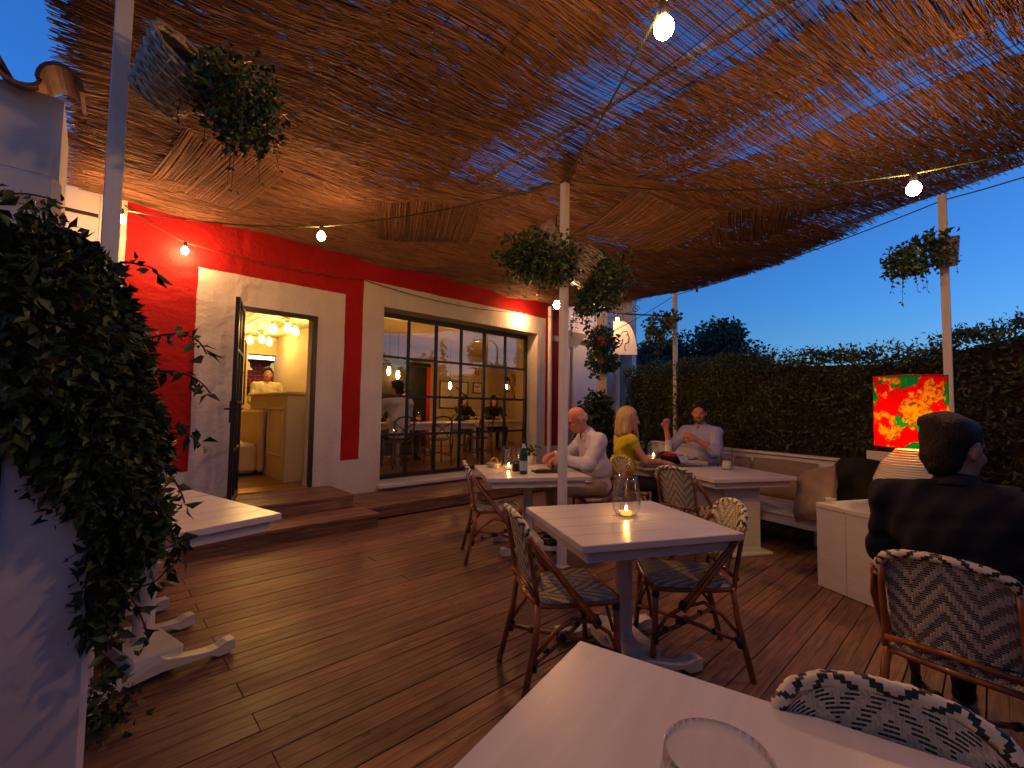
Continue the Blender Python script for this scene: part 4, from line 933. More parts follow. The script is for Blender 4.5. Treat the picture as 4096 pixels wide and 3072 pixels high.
# big table lamp
lp = thing('table_lamp', 'large lamp with ribbed cream base and red floral drum shade', 'lamp', (4.39, .42, .6515))
m = MB(); prof = [(.10, 0), (.12, .01)]
for i in range(26):
    z = .012+i*.0172; r_ = .095+.115*math.sin(PI*min(1, (z+.06)/.50))**.9*(1 if z < .2 else 1); r_ = np.interp(z, [0, .10, .22, .34, .42, .46], [.14, .205, .215, .17, .10, .07])
    prof += [(r_, z), (r_+.010, z+.004), (r_+.010, z+.010), (r_, z+.0145)]
prof += [(.05, .47)]; m.lathe(prof, 40); m.build('lamp_base', 'ceramic', lp, smooth=True)
m = MB(); m.shell([(.212, .475), (.208, .985)], 56); m.shell([(.2095, .476), (.2055, .984)], 56); m.build('lamp_shade', 'shade', lp, smooth=True)
m = MB(); m.tube([(.213*math.cos(a), .213*math.sin(a), .474) for a in np.linspace(0, 2*PI, 48, False)], .004, 6, closed=True); m.build('shade_ring', 'red_wood', lp); m = MB(); m.tube([(.209*math.cos(a), .209*math.sin(a), .986) for a in np.linspace(0, 2*PI, 48, False)], .004, 6, closed=True); m.build('shade_ring', 'red_wood', lp)
m = MB(); m.lathe([(.02, .47), (.02, .56), (.012, .57)], 10); m.build('socket', 'brass', lp); m = MB(); m.ball((0, 0, .625), .045, 16); m.build('bulb', 'lamp_bulb', lp, smooth=True)
m = MB(); m.shell([(.030, .0), (.033, .028), (.037, .030), (.037, .034)], 20); m.lathe([(.029, .0), (.0005, .001)], 20); m.lathe([(.03, .026), (.0005, .026)], 16); tag(m.build('ramekin', 'ceramic', None, (4.33, .905, .6515), 0, True), 'small white ramekin on the corner of the white box', 'bowl')

# ------------------------------------------------------------------ table ware
def hurricane(lbl, loc, s=1.0, candle=True, flame_k=1.0):
    m = MB(); m.shell([(.001, .004), (.045, .002), (.062, .012), (.078, .045), (.0815, .08), (.078, .13), (.067, .20), (.064, .228), (.0625, .228), (.0655, .20), (.0765, .13), (.080, .08), (.0765, .046), (.061, .015), (.044, .0065), (.001, .0065)], 40)
    o = m.build('hurricane_glass', 'clear', None, loc, 0, True); o.scale = (s, s, s); tag(o, lbl, 'glass')
    if candle:
        t = thing('tealight', 'lit tealight burning inside the '+lbl.split(' glass')[0].split('clear ')[-1]+' glass '+lbl.split('glass ')[1], 'candle', (loc[0], loc[1], loc[2]+.0075*s)); t.scale = (s, s, s)
        m = MB(); m.shell([(.001, .0), (.036, .0), (.036, .085)], 24); m.build('holder', 'clear', t, smooth=True); m = MB(); m.lathe([(.034, .002), (.034, .022), (.001, .024)], 20); m.build('wax', 'wax', t, smooth=True)
        m = MB(); m.lathe([(.001, .025), (.0055, .030), (.0065, .036), (.004, .046), (.0005, .054)], 10); m.build('flame', 'flame', t, smooth=True)
    return o
hurricane('tall clear hurricane glass on the empty candle table', (2.30, 1.475, .7505))
hurricane('tall clear hurricane glass on the bottle table', (3.10, 3.35, .7505))
hurricane('tall clear hurricane glass on the couple\'s table', (5.34, 3.02, .7505), .9)
hurricane('tall clear hurricane glass without candle on the foreground table', (.60, .25, .7505), 1.0, False).scale = (1.02, 1.02, .82)
hurricane('tall clear hurricane glass without candle on the water-glass table', (4.90, 1.93, .7505), .95, False)
m = MB(); m.lathe([(.04, .0), (.042, .01), (.04, .085), (.0005, .086)], 20); tag(m.build('pillar_candle', 'ceramic', None, (4.90, 1.93, .7577), 0, True), 'unlit white pillar candle inside the glass on the water-glass table', 'candle')
b = thing('water_bottle', 'green glass water bottle with blue label on the bottle table', 'bottle', (2.985, 3.02, .7505), 2.2)
m = MB(); m.lathe([(.034, 0), (.037, .006), (.037, .16), (.033, .19), (.017, .245), (.0135, .265), (.0135, .30)], 22); m.build('glass', 'green_glass', b, smooth=True); m = MB(); m.lathe([(.0148, .285), (.015, .315), (.001, .317)], 14); m.build('cap', 'black_metal', b); m = MB(); m.shell([(.0376, .035), (.0376, .125)], 22); m.build('label', 'paper', b); m = MB(); m.shell([(.0200, .243), (.0150, .262), (.0150, .284)], 18); m.build('neck_label', 'white_cloth', b)
m = MB(); m.lathe([(.036, 0), (.038, .05), (.037, .075), (.001, .076)], 18); tag(m.build('salt_mill', 'black_metal', None, (3.06, 3.20, .7505)), 'small black condiment pot behind the green bottle', 'pot')
wine_glass('stemmed wine glass behind the green bottle', (3.20, 3.28, .7505))
bw = thing('bread_basket', 'small oval bread basket on the bottle table', 'basket', (3.05, 3.52, .7505)); m = MB(); m.shell([(.055, 0), (.075, .045), (.078, .05)], 20); m.lathe([(.055, .001), (.0005, .001)], 20); m.build('bowl', 'wicker', bw); m = MB(); m.tube([(.05*math.cos(a), .0, .045+.055*math.sin(a)) for a in np.linspace(0, PI, 12)], .004, 6); m.build('handle', 'wicker', bw)
pl = thing('dinner_plate', 'white dinner plate with food in front of the pale-shirted man', 'plate', (3.46, 3.09, .7505)); m = MB(); m.lathe([(.08, 0), (.09, .004), (.145, .018), (.147, .021), (.09, .009), (.0005, .007)], 32); m.build('dish', 'ceramic', pl, smooth=True); m = MB()
for i in range(9): a = i*2.4; m.ball((.045*math.cos(a)*(i % 3)/2, .045*math.sin(a)*(i % 3)/2, .022+.006*(i % 2)), .024, 8, i % 2)
m.build('food', ['bread', 'leaf_basket'], pl, smooth=True)
ph = thing('bill_folder', 'black bill folder with shiny phone on the bottle table', 'folder', (3.24, 2.98, .7505), -.5); m = MB(); m.box((0, 0, .006), (.24, .15, .012), None, 0, .003); m.build('cover', 'dark_cloth', ph); m = MB(); m.box((-.01, .01, .0165), (.15, .075, .008), None, 0, .003); m.build('phone', 'screen', ph)
po = thing('herb_pot', 'small white pot with leafy herb on the bottle table', 'plant', (3.50, 3.46, .7505)); m = MB(); m.lathe([(.04, 0), (.055, .09), (.058, .10), (.05, .10), (.0005, .09)], 18); m.build('pot', 'ceramic', po, smooth=True)
P = np.array([(.0, 0, .14)])+rng.normal(0, .04, (70, 3)); foliage('leaves', P, .055, 'leaf_basket', po, 3, aspect=.8)
m = MB(); m.tube([(0, 0, .09), (.01, .01, .14)], .004, 5); m.build('stem', 'leaf_basket', po)
# couple's table
ib = thing('ice_bucket', 'black and red bucket with white napkin on the couple\'s table', 'bucket', (5.0, 2.60, .7505)); m = MB(); m.lathe([(.10, 0), (.13, .085), (.125, .085), (.0005, .06)], 28, mi=0); m.build('bowl', 'dark_cloth', ib, smooth=True); m = MB(); m.lathe([(.133, .082), (.137, .088), (.134, .10), (.09, .115), (.0005, .12)], 28); m.build('lid', 'red_plastic', ib, smooth=True)
m = MB()
for s in (-1, 1):
    n0 = len(m.v)
    for i in range(8):
        for j in range(6):
            a, q = (i/7-.5)*.2, j/5; m.v.append((a, s*(.06+.12*q+.012*math.sin(i*1.9+j)), .128-.10*q*q+.008*math.sin(i*2.2)))
    for i in range(7):
        for j in range(5): k0 = n0+i*6+j; m.f.append((k0, k0+6, k0+7, k0+1)); m.m.append(0)
m.build('napkin', 'white_cloth', ib, smooth=True)
dg = thing('lime_cocktail', 'tall glass of green lime drink standing at the bucket', 'drink', (5.20, 2.70, .7505)); m = MB(); m.shell([(.03, .002), (.036, .15)], 18); m.build('glass', 'clear', dg, smooth=True); m = MB(); m.lathe([(.028, .006), (.033, .125), (.001, .126)], 18); m.build('drink', 'lime', dg, smooth=True); m = MB(); m.tube([(.0, 0, .05), (.02, -.01, .21)], .004, 6); m.build('straw', 'black_metal', dg)
for (x, y) in ((5.40, 3.05), (5.32, 3.18), (5.52, 3.12), (5.15, 2.95)): wine_glass('stemmed wine glass on the couple\'s table', (x, y, .7505), group='glasses on the couple\'s table')
for (l, x, y) in (('white plate in front of the woman in yellow', 5.02, 2.98), ('white plate in front of the bearded man', 5.55, 2.70)):
    pl = thing('dinner_plate', l, 'plate', (x, y, .7505)); m = MB(); m.lathe([(.08, 0), (.09, .004), (.135, .018), (.137, .021), (.09, .009), (.0005, .007)], 28); m.build('dish', 'ceramic', pl, smooth=True); m = MB(); m.box((.02, .0, .024), (.18, .012, .003), Matrix.Rotation(.6, 3, 'Z')); m.box((.0, .03, .028), (.18, .012, .003), Matrix.Rotation(.8, 3, 'Z')); m.build('cutlery', 'steel', pl)

# ------------------------------------------------------------------ people (signed-distance bodies)
def rc(a, b, r1, r2): return ('c', np.array(a, float), np.array(b, float), r1, r2)
def el(c, r, R_=None): return ('e', np.array(c, float), np.array(r, float), None if R_ is None else np.array(R_, float))
def polygonize(prims, vox, k=.03, cuts=(), wr=0.0, seed=0):
    lo = np.full(3, 1e9); hi = -lo; bbs = []
    for p in prims:
        if p[0] == 'c': r_ = max(p[3], p[4]); a = np.minimum(p[1], p[2])-r_; b = np.maximum(p[1], p[2])+r_
        else: r_ = max(p[2]); a, b = p[1]-r_, p[1]+r_
        bbs.append((a, b)); lo = np.minimum(lo, a); hi = np.maximum(hi, b)
    pad = k+4*vox; lo = lo-pad; hi = hi+pad; n = np.ceil((hi-lo)/vox).astype(int)+1
    D = np.full(n, .5, np.float32); ax = [lo[i]+np.arange(n[i])*vox for i in range(3)]
    for p, (a, b) in zip(prims, bbs):
        s = [slice(max(0, int((a[i]-pad-lo[i])/vox)), min(n[i], int((b[i]+pad-lo[i])/vox)+2)) for i in range(3)]
        X = ax[0][s[0]][:, None, None]; Y = ax[1][s[1]][None, :, None]; Z = ax[2][s[2]][None, None, :]
        if p[0] == 'c':
            ba_ = p[2]-p[1]; L2 = ba_@ba_+1e-12; h = np.clip(((X-p[1][0])*ba_[0]+(Y-p[1][1])*ba_[1]+(Z-p[1][2])*ba_[2])/L2, 0, 1)
            d = np.sqrt((X-p[1][0]-h*ba_[0])**2+(Y-p[1][1]-h*ba_[1])**2+(Z-p[1][2]-h*ba_[2])**2)-(p[3]+(p[4]-p[3])*h)
        else:
            q = [X-p[1][0], Y-p[1][1], Z-p[1][2]]
            if p[3] is not None: R_ = p[3]; q = [q[0]*R_[0, i]+q[1]*R_[1, i]+q[2]*R_[2, i] for i in range(3)]
            k0 = np.sqrt((q[0]/p[2][0])**2+(q[1]/p[2][1])**2+(q[2]/p[2][2])**2); k1 = np.sqrt((q[0]/p[2][0]**2)**2+(q[1]/p[2][1]**2)**2+(q[2]/p[2][2]**2)**2)+1e-9; d = k0*(k0-1)/k1
        A = D[s[0], s[1], s[2]]; h = np.clip(.5+.5*(A-d)/k, 0, 1); D[s[0], s[1], s[2]] = A*(1-h)+d*h-k*h*(1-h)
    X, Y, Z = ax[0][:, None, None], ax[1][None, :, None], ax[2][None, None, :]
    if wr: D = D+wr*(np.sin(X*31+2*np.sin(Z*23+seed)+seed)*np.sin(Z*37+Y*19)+.6*np.sin(Y*61+Z*29+X*17))
    for (nx, ny, nz, o) in cuts: D = np.maximum(D, nx*X+ny*Y+nz*Z-o)
    S = D < 0; c = [slice(0, -1), slice(1, None)]; cnt = np.zeros(tuple(q-1 for q in n), np.float32); acc = np.zeros(cnt.shape+(3,), np.float32); cor = [(i, j, l) for i in (0, 1) for j in (0, 1) for l in (0, 1)]
    for a in cor:
        for axi in range(3):
            if a[axi]: continue
            b = list(a); b[axi] = 1; da = D[c[a[0]], c[a[1]], c[a[2]]]; db = D[c[b[0]], c[b[1]], c[b[2]]]; x = (da < 0) != (db < 0); t = np.where(x, da/(da-db+1e-12), 0); cnt += x
            for i in range(3): acc[..., i] += np.where(x, a[i]+(t if i == axi else 0), 0)
    mask = cnt > 0; idx = -np.ones(cnt.shape, np.int64); idx[mask] = np.arange(mask.sum()); ijk = np.argwhere(mask); V = lo+(ijk+acc[mask]/cnt[mask][:, None])*vox; F = []
    for axi in range(3):
        o = [i for i in range(3) if i != axi]; sl0 = [slice(None)]*3; sl1 = [slice(None)]*3; sl0[axi] = slice(0, -1); sl1[axi] = slice(1, None); ch = S[tuple(sl0)] != S[tuple(sl1)]; e = np.argwhere(ch)
        e = e[(e[:, o[0]] > 0) & (e[:, o[1]] > 0) & (e[:, o[0]] < n[o[0]]-1) & (e[:, o[1]] < n[o[1]]-1)]; ins = S[tuple(e.T)]; q = []
        for (da, db) in ((-1, -1), (0, -1), (0, 0), (-1, 0)): w_ = e.copy(); w_[:, o[0]] += da; w_[:, o[1]] += db; q.append(idx[tuple(w_.T)])
        q = np.stack(q, 1); flip = ins if axi != 1 else ~ins; q[~flip] = q[~flip][:, ::-1]; F.append(q)
    return V, np.concatenate(F)
def rot_zy(yaw, pitch, roll=0): return np.array(Matrix.Rotation(yaw, 3, 'Z') @ Matrix.Rotation(pitch, 3, 'Y') @ Matrix.Rotation(roll, 3, 'X'))
def hand_prims(wr_, d, palm_n, curl=.6, s=1.0, side=1):
    """palm, four fingers of unequal length with two bends, and a thumb from the palm's side"""
    d = Vector(d).normalized(); nrm = Vector(palm_n); nrm = (nrm-d*nrm.dot(d)).normalized(); sdv = d.cross(nrm)*side; w = Vector(wr_); out = []
    pc = w+d*.05*s; out.append(rc(w, w+d*.03*s, .024*s, .026*s))
    for q in (-.026, -.009, .009, .026): out.append(rc(w+d*.025*s+sdv*q*.7*s, w+d*.085*s+sdv*q*s, .014*s, .0125*s))
    for q, L in ((-.026, .060), (-.009, .074), (.009, .080), (.026, .070)):
        p = w+d*.085*s+sdv*q*s; a = 0
        for k, f in enumerate((.45, .32, .23)):
            a += curl*(.75 if k else .55); dd = d*math.cos(a)+nrm*math.sin(a); p2 = p+dd*(L*f*s); out.append(rc(p, p2, (.0100-.001*k)*s, (.0094-.001*k)*s)); p = p2
    p = w+d*.03*s+sdv*.026*s; p2 = p+(d*.6+sdv*.7+nrm*.25).normalized()*.04*s; p3 = p2+(d*.9+nrm*.5+sdv*.1).normalized()*.032*s; out += [rc(p, p2, .0135*s, .0115*s), rc(p2, p3, .0112*s, .0095*s)]; return out
def person(lbl, loc, rz, pose, cloth, skin='skin', vox=.008, scale=1.0, hair=None, beard=None, glasses=False, sleeves='long', top='shirt', legs='trousers', seated=True):
    t = thing('person', lbl, 'person', loc, rz); t.scale = (scale,)*3
    hc = np.array(pose['head']); R_ = rot_zy(*pose.get('hrot', (0, 0, 0))); H = lambda p: hc+R_@np.array(p, float)
    pel = np.array(pose.get('pelvis', (-.02, 0, .56))); ch = np.array(pose['chest']); nk = np.array(pose['neck'])
    mid = (pel+ch)/2+np.array((-.02, 0, 0)); fw_d = pose.get('w', 1.0)
    head = [el(H((-.012, 0, .03)), (.100, .077, .098), R_), el(H((.028, 0, -.035)), (.070, .064, .088), R_), el(H((.050, 0, -.088)), (.040, .044, .034), R_), rc(H((.094, 0, .012)), H((.114, 0, -.030)), .009, .0135), el(H((.085, 0, -.068)), (.018, .024, .009), R_), el(H((.083, 0, .028)), (.014, .05, .012), R_)]
    for s in (-1, 1): head += [el(H((-.008, s*.078, -.012)), (.022, .010, .034), R_), el(H((.075, s*.042, -.028)), (.02, .018, .018), R_)]
    neck = [rc(nk, H((-.02, 0, -.07)), .056, .052)]
    torso = [el(pel, (.130, .170*fw_d, .12)), rc(mid+(0, .06, 0), mid-(0, .06, 0), .122, .122), el(ch, (.115, .165*fw_d, .15)), rc(ch+(0, .09, .08), ch+(0, -.09, .08), .085, .085)]
    body = head+neck; arms = []; armc = []
    for s, key in ((1, 'L'), (-1, 'R')):
        a = pose['arm'+key]; sh = np.array(a['sh']); eb = np.array(a['el']); wr_ = np.array(a['wr'])
        arms += [rc(sh, eb, .050, .040), rc(eb, wr_, .039, .027)]; arms += hand_prims(wr_, a['d'], a['n'], a.get('curl', .6), 1.0, s*a.get('side', 1)); armc += [rc(ch+np.array((0, s*.12, .09)), sh, .075, .068), rc(nk+np.array((-.02, s*.03, -.01)), sh, .058, .060), rc(sh, eb, .074, .064)]
        if sleeves == 'long': armc += [rc(eb, wr_+(eb-wr_)*.10, .063, .048)]
        elif sleeves == 'cap': armc.pop(-2); armc[-1] = rc(sh, sh+(eb-sh)*.22, .064, .060)
        elif sleeves == 'rolled': armc += [rc(eb, eb+(wr_-eb)*.25, .063, .056)]
        torso += [rc(ch+np.array((0, s*.12, .09)), sh, .065, .058)]
    lg = []; shoes = []
    for s in (-1, 1):
        kn = np.array(pose.get('knee', (.44, .12, .52)))*(1, s, 1); an_ = np.array(pose.get('ankle', (.40, .11, .10)))*(1, s, 1); hp = pel+np.array((.02, s*.09, -.01))
        lg += [rc(hp, kn, .085, .060), rc(kn, an_, .058, .040)]; shoes += [rc(an_+(-.02, 0, -.05), an_+(.15, s*.02, -.062), .042, .036)]
    V, F = polygonize(body+torso+arms+[(q[0], q[1], q[2], q[3]-.012, q[4]-.012) for q in lg], vox, .022); link_mesh('body', npmesh('body', V, F), skin, t, smooth=True)
    infl = [(('e', q[1], q[2]+.013, q[3]) if q[0] == 'e' else ('c', q[1], q[2], q[3]+.012, q[4]+.012)) for q in torso]
    nd = (H((0, 0, 0))-nk); nd = nd/np.linalg.norm(nd); off = float(nd@(nk+nd*.012)); hem = pose.get('hem', pel[2]-.09)
    V, F = polygonize(infl+armc, vox, .03, [(*nd, off), (0, 0, -1, -hem)], .0065 if top == 'jacket' else .0045, len(lbl)); link_mesh(top, npmesh(top, V, F), cloth[0], t, smooth=True)
    if top in ('shirt', 'jacket'):
        ua = np.cross((0, 1, 0), nd); ua /= np.linalg.norm(ua); vb = np.cross(nd, ua); m = MB(); nq = 22   # ua points forward: folded collar, open in front
        for (r1_, z1_, r2_, z2_) in ((.060, .040, .084, -.006), (.056, .040, .060, .040), (.056, .038, .058, .0)):
            n0 = len(m.v)
            for q in np.linspace(.30, 2*PI-.30, nq):
                tip = .030*max(0, math.cos(q))**3
                for (rr_, zz_, k_) in ((r1_, z1_, 0), (r2_, z2_, 1)): m.v.append(tuple(nk+nd*(zz_-k_*tip-.016*max(0, math.cos(q)))+ua*math.cos(q)*(rr_+k_*tip*.5)+vb*math.sin(q)*rr_))
            for i in range(nq-1): m.f.append((n0+2*i, n0+2*i+1, n0+2*i+3, n0+2*i+2)); m.m.append(0)
        m.build('collar', cloth[0], t, smooth=True)
    V, F = polygonize([('e', pel, np.array((.14, .18*fw_d, .125)), None)]+lg, vox*1.15, .04, [(0, 0, 1, pel[2]+.07)], .002, 3); link_mesh(legs, npmesh(legs, V, F), cloth[1], t, smooth=True)
    V, F = polygonize(shoes, vox*1.2, .02, [(0, 0, -1, -.004)]); link_mesh('shoes', npmesh('shoes', V, F), 'shoe', t, smooth=True)
    if hair:
        prims, cuts = [], []
        if hair[0] == 'short': prims = [el(H((-.012, 0, .037)), (.107, .083, .102), R_), el(H((-.050, 0, -.02)), (.056, .072, .075), R_)]; n_ = R_@np.array((.86, 0, -.51)); cuts = [(*n_, float(n_@H((.074, 0, .078))))]
        if hair[0] == 'full': prims = [el(H((-.016, 0, .040)), (.110, .085, .100), R_), el(H((-.055, 0, -.035)), (.060, .070, .080), R_), el(H((.02, .02, .10)), (.08, .065, .036), R_), el(H((-.05, .035, .095)), (.07, .055, .04), R_), el(H((-.02, .065, .05)), (.06, .028, .05), R_)]; n_ = R_@np.array((.85, 0, -.53)); cuts = [(*n_, float(n_@H((.055, 0, .05))))]
        if hair[0] == 'fringe': prims = [el(H((-.040, 0, -.005)), (.082, .083, .062), R_)]; n_ = R_@np.array((0, 0, 1)); cuts = [(*n_, float(n_@H((0, 0, .028))))]; n2 = R_@np.array((1., 0, 0)); cuts.append((*n2, float(n2@H((-.004, 0, 0)))))
        if hair[0] == 'long': prims = [el(H((-.022, 0, .042)), (.118, .098, .108), R_), rc(H((-.06, 0, .0)), H((-.085, 0, -.15)), .088, .066), rc(H((-.03, .062, .0)), H((-.045, .075, -.14)), .040, .032), rc(H((-.03, -.062, .0)), H((-.045, -.075, -.14)), .040, .032)]; n_ = R_@np.array((.9, 0, -.43)); cuts = [(*n_, float(n_@H((.066, 0, .06))))]
        V, F = polygonize(prims, vox*.8, .02, cuts, .0042 if hair[0] == 'full' else .0028, 5); V = V+rng.normal(0, .0008, V.shape); link_mesh('hair', npmesh('hair', V, F), hair[1], t, smooth=True)
    if beard:
        prims = [el(H((.052, 0, -.088)), (.050, .056, .046), R_), el(H((.02, .052, -.055)), (.04, .018, .045), R_), el(H((.02, -.052, -.055)), (.04, .018, .045), R_), el(H((.098, 0, -.052)), (.016, .032, .010), R_)]; V, F = polygonize(prims, vox*.7, .012, (), .002, 2); link_mesh('beard', npmesh('beard', V, F), beard, t, smooth=True)
    for s in (-1, 1): m = MB(); m.ball(H((.081, s*.030, .008)), .0105, 10, 0, (1, 1, .7)); m.build('eye', 'eye', t, smooth=True)
    if glasses:
        m = MB()
        for s in (-1, 1): m.tube([H((.103, s*.032+.022*math.cos(q), .006+.016*math.sin(q))) for q in np.linspace(0, 2*PI, 14, False)], .0022, 5, closed=True); m.tube([H((.103, s*.055, .01)), H((.0, s*.084, .012))], .0025, 5)
        m.build('glasses', 'black_metal', t)
    return t
# man eating at the bottle table (faces -x side of his table, leaning over the plate)
person('balding man in pale lilac shirt and glasses leaning over his plate', (3.90, 2.88, 0), math.radians(150),
       dict(head=(.20, 0, 1.215), hrot=(0, math.radians(28)), chest=(.03, 0, .90), neck=(.10, 0, 1.085), armL=dict(sh=(.04, .185, 1.015), el=(.20, .30, .80), wr=(.40, .16, .84), d=(.8, -.4, -.1), n=(0, -.3, -1), curl=.8), armR=dict(sh=(.04, -.185, 1.015), el=(.20, -.30, .80), wr=(.40, -.14, .85), d=(.8, .4, -.1), n=(0, .3, -1), curl=.8)),
       ('shirt_lilac', 'beige'), 'skin_ruddy', .0085, 1.03, ('fringe', 'hair_grey'), None, True, 'long')
m = MB(); n0 = 0
for i in range(12):
    for j in range(10): m.v.append((-.20+.40*i/11, -.17+.34*j/9, .655-.02*abs(j/9-.5)*4*abs(j/9-.5)+.010*math.sin(i*.9+j*.7)-.10*max(0, (i-8)/3)**2))
for i in range(11):
    for j in range(9): k0 = i*10+j; m.f.append((k0, k0+10, k0+11, k0+1)); m.m.append(0)
for q in range(len(m.v)): x, y, z = m.v[q]; m.v[q] = (x, y, z-.012)
tag(m.build('lap_napkin', 'white_cloth', None, (3.66, 3.02, 0), math.radians(150), True), 'white linen napkin spread over the eating man\'s lap', 'napkin')
person('blonde woman in yellow cap-sleeve top resting her elbow on the table', (4.42, 2.87, 0), math.radians(-38),
       dict(head=(.06, .0, 1.255), hrot=(math.radians(-8), math.radians(4)), chest=(.02, 0, .90), neck=(.03, 0, 1.095), w=.88, armL=dict(sh=(.02, .165, 1.02), el=(.25, .20, .80), wr=(.17, .06, 1.06), d=(-.1, -.2, 1), n=(-1, 0, 0), curl=.7), armR=dict(sh=(.03, -.165, 1.02), el=(.16, -.24, .81), wr=(.38, -.17, .79), d=(.9, .1, -.1), n=(0, .1, -1), curl=.3)),
       ('yellow', 'dark_cloth'), 'skin', .0085, 1.0, ('long', 'hair_blond'), None, False, 'cap', 'blouse', 'skirt')
person('bearded man in blue shirt on the bench with one hand raised', (5.76, 2.58, 0), math.radians(176),
       dict(head=(.05, 0, 1.29), hrot=(math.radians(24), math.radians(12)), chest=(.0, 0, .93), neck=(.01, 0, 1.12), w=1.08, armL=dict(sh=(.02, .195, 1.045), el=(.22, .30, .84), wr=(.34, .10, .98), d=(.6, -.5, .4), n=(-.3, -.8, 0), curl=.95), armR=dict(sh=(.02, -.195, 1.045), el=(.20, -.31, .84), wr=(.27, -.32, 1.08), d=(.15, .1, 1), n=(.5, .8, 0), curl=1.0)),
       ('shirt_blue', 'dark_cloth'), 'skin_ruddy', .0085, 1.04, ('short', 'hair_dark'), 'beard_grey', False, 'rolled')
person('dark-haired man in navy jacket seen from behind on his chair', (2.52, .09, 0), math.radians(-10),
       dict(head=(.03, .03, 1.205), hrot=(math.radians(-20), math.radians(8)), chest=(-.02, 0, .88), neck=(.0, .02, 1.065), pelvis=(0, 0, .56), w=1.28, armL=dict(sh=(.0, .225, .985), el=(.10, .285, .74), wr=(.36, .22, .78), d=(.9, -.2, 0), n=(0, -.2, -1), curl=.5), armR=dict(sh=(.0, -.225, .985), el=(.10, -.285, .74), wr=(.36, -.22, .78), d=(.9, .2, 0), n=(0, .2, -1), curl=.5)),
       ('navy', 'dark_cloth'), 'skin', .0085, 1.02, ('full', 'hair_dark'), None, False, 'long', 'jacket')
sit = lambda hy=0, hp=0, dz=0: dict(head=(.05, 0, 1.27), hrot=(hy, hp), chest=(.0, 0, .92), neck=(.01, 0, 1.10), armL=dict(sh=(.02, .19, 1.03), el=(.18, .27, .82), wr=(.38, .14, .83), d=(.9, -.2, 0), n=(0, 0, -1)), armR=dict(sh=(.02, -.19, 1.03), el=(.18, -.27, .82), wr=(.38, -.14, .83), d=(.9, .2, 0), n=(0, 0, -1)))
person('indoor diner in white shirt with back to the window', (3.92, 7.10, IF), math.radians(85), sit(.3), ('white_cloth', 'dark_cloth'), 'skin', .016, 1.08, ('full', 'hair_dark'))
person('indoor diner in black shirt across the long table', (4.72, 8.35, IF), math.radians(-95), sit(-.2, .2), ('dark_cloth', 'dark_cloth'), 'skin', .016, 1.0, ('short', 'hair_dark'))
person('indoor diner with long dark hair before the pictures', (6.75, 9.0, IF), math.radians(-80), sit(.2, .25), ('dark_cloth', 'dark_cloth'), 'skin', .016, .98, ('long', 'hair_dark'))
person('indoor diner in black beside the wall lantern', (7.75, 9.0, IF), math.radians(-100), sit(-.3, .1), ('dark_cloth', 'dark_cloth'), 'skin', .016, .98, ('long', 'hair_dark'))
stand = dict(pelvis=(0, 0, .95), head=(.04, 0, 1.63), hrot=(0, .15), chest=(0, 0, 1.28), neck=(.01, 0, 1.47), knee=(.03, .10, .52), ankle=(.0, .10, .10), hem=.9, armL=dict(sh=(.02, .19, 1.40), el=(.05, .25, 1.12), wr=(.25, .15, 1.05), d=(.9, -.2, 0), n=(0, 0, -1)), armR=dict(sh=(.02, -.19, 1.40), el=(.05, -.25, 1.12), wr=(.25, -.15, 1.05), d=(.9, .2, 0), n=(0, 0, -1)))
person('waiter in cream shirt standing behind the half wall in the doorway', (2.40, 9.3, IF), math.radians(-100), stand, ('int_cream', 'dark_cloth'), 'skin', .014, 1.0, ('short', 'hair_dark'))
person('cook in dark clothes working behind the serving hatch', (2.45, 11.7, IF), math.radians(60), stand, ('dark_cloth', 'dark_cloth'), 'skin', .018, 1.0, ('full', 'hair_dark'))

# ------------------------------------------------------------------ hedges, vines, baskets, trees
def shell_pts(n, fn, g_): return fn(g_.random((n, 3)), g_)
hedge = thing('clipped_hedge', 'tall dark clipped hedge enclosing the terrace behind the bench', 'hedge')
HP = np.array([(5.55, -2.6), (5.98, -.4), (6.12, .6), (6.62, 2.5), (7.75, 4.15), (8.9, 5.7)]); HH = np.array([2.15, 2.22, 1.97, 2.06, 2.16, 2.2]); seg = np.r_[0, np.cumsum(np.linalg.norm(np.diff(HP, axis=0), axis=1))]
def hedge_xy(s, o):
    x = np.interp(s, seg, HP[:, 0]); y = np.interp(s, seg, HP[:, 1]); e = .01; tx = np.interp(s+e, seg, HP[:, 0])-np.interp(s-e, seg, HP[:, 0]); ty = np.interp(s+e, seg, HP[:, 1])-np.interp(s-e, seg, HP[:, 1]); L = np.hypot(tx, ty)+1e-9
    return x+ty/L*o, y-tx/L*o
gh = np.random.default_rng(5); n = 34000; s_ = gh.random(n)*seg[-1]; zmax = np.interp(s_, seg, HH)+.05*np.sin(s_*5)+.04*np.sin(s_*13.7)+.025*np.sin(s_*31)
top_ = gh.random(n) < .26; o_ = np.where(top_, gh.random(n)*.7-.02, np.abs(gh.normal(0, .05, n))-.04+.05*np.sin(s_*6+2)); z_ = np.where(top_, zmax+gh.normal(0, .035, n), gh.random(n)**.8*zmax); o_ += .04*np.sin(z_*7+s_*3)
hx, hy = hedge_xy(s_, o_); foliage('foliage', np.stack([hx, hy, z_], 1), .062, 'leaf_dark', hedge, 1, aspect=.42, droop=.15, spread=.9, out=np.tile((-.5, .1, .35), (n, 1)))
n = 500; s_ = gh.random(n)*seg[-1]; hx, hy = hedge_xy(s_, gh.random(n)*.5); zt = np.interp(s_, seg, HH)+.06; sp_ = []
for i in range(n):
    for k in range(5): sp_.append((hx[i]+gh.normal(0, .012), hy[i]+gh.normal(0, .012), zt[i]+.02*k*gh.random()*1.5))
foliage('sprigs', np.array(sp_), .055, 'leaf_dark', hedge, 2, aspect=.35, droop=-.5)
m = MB()
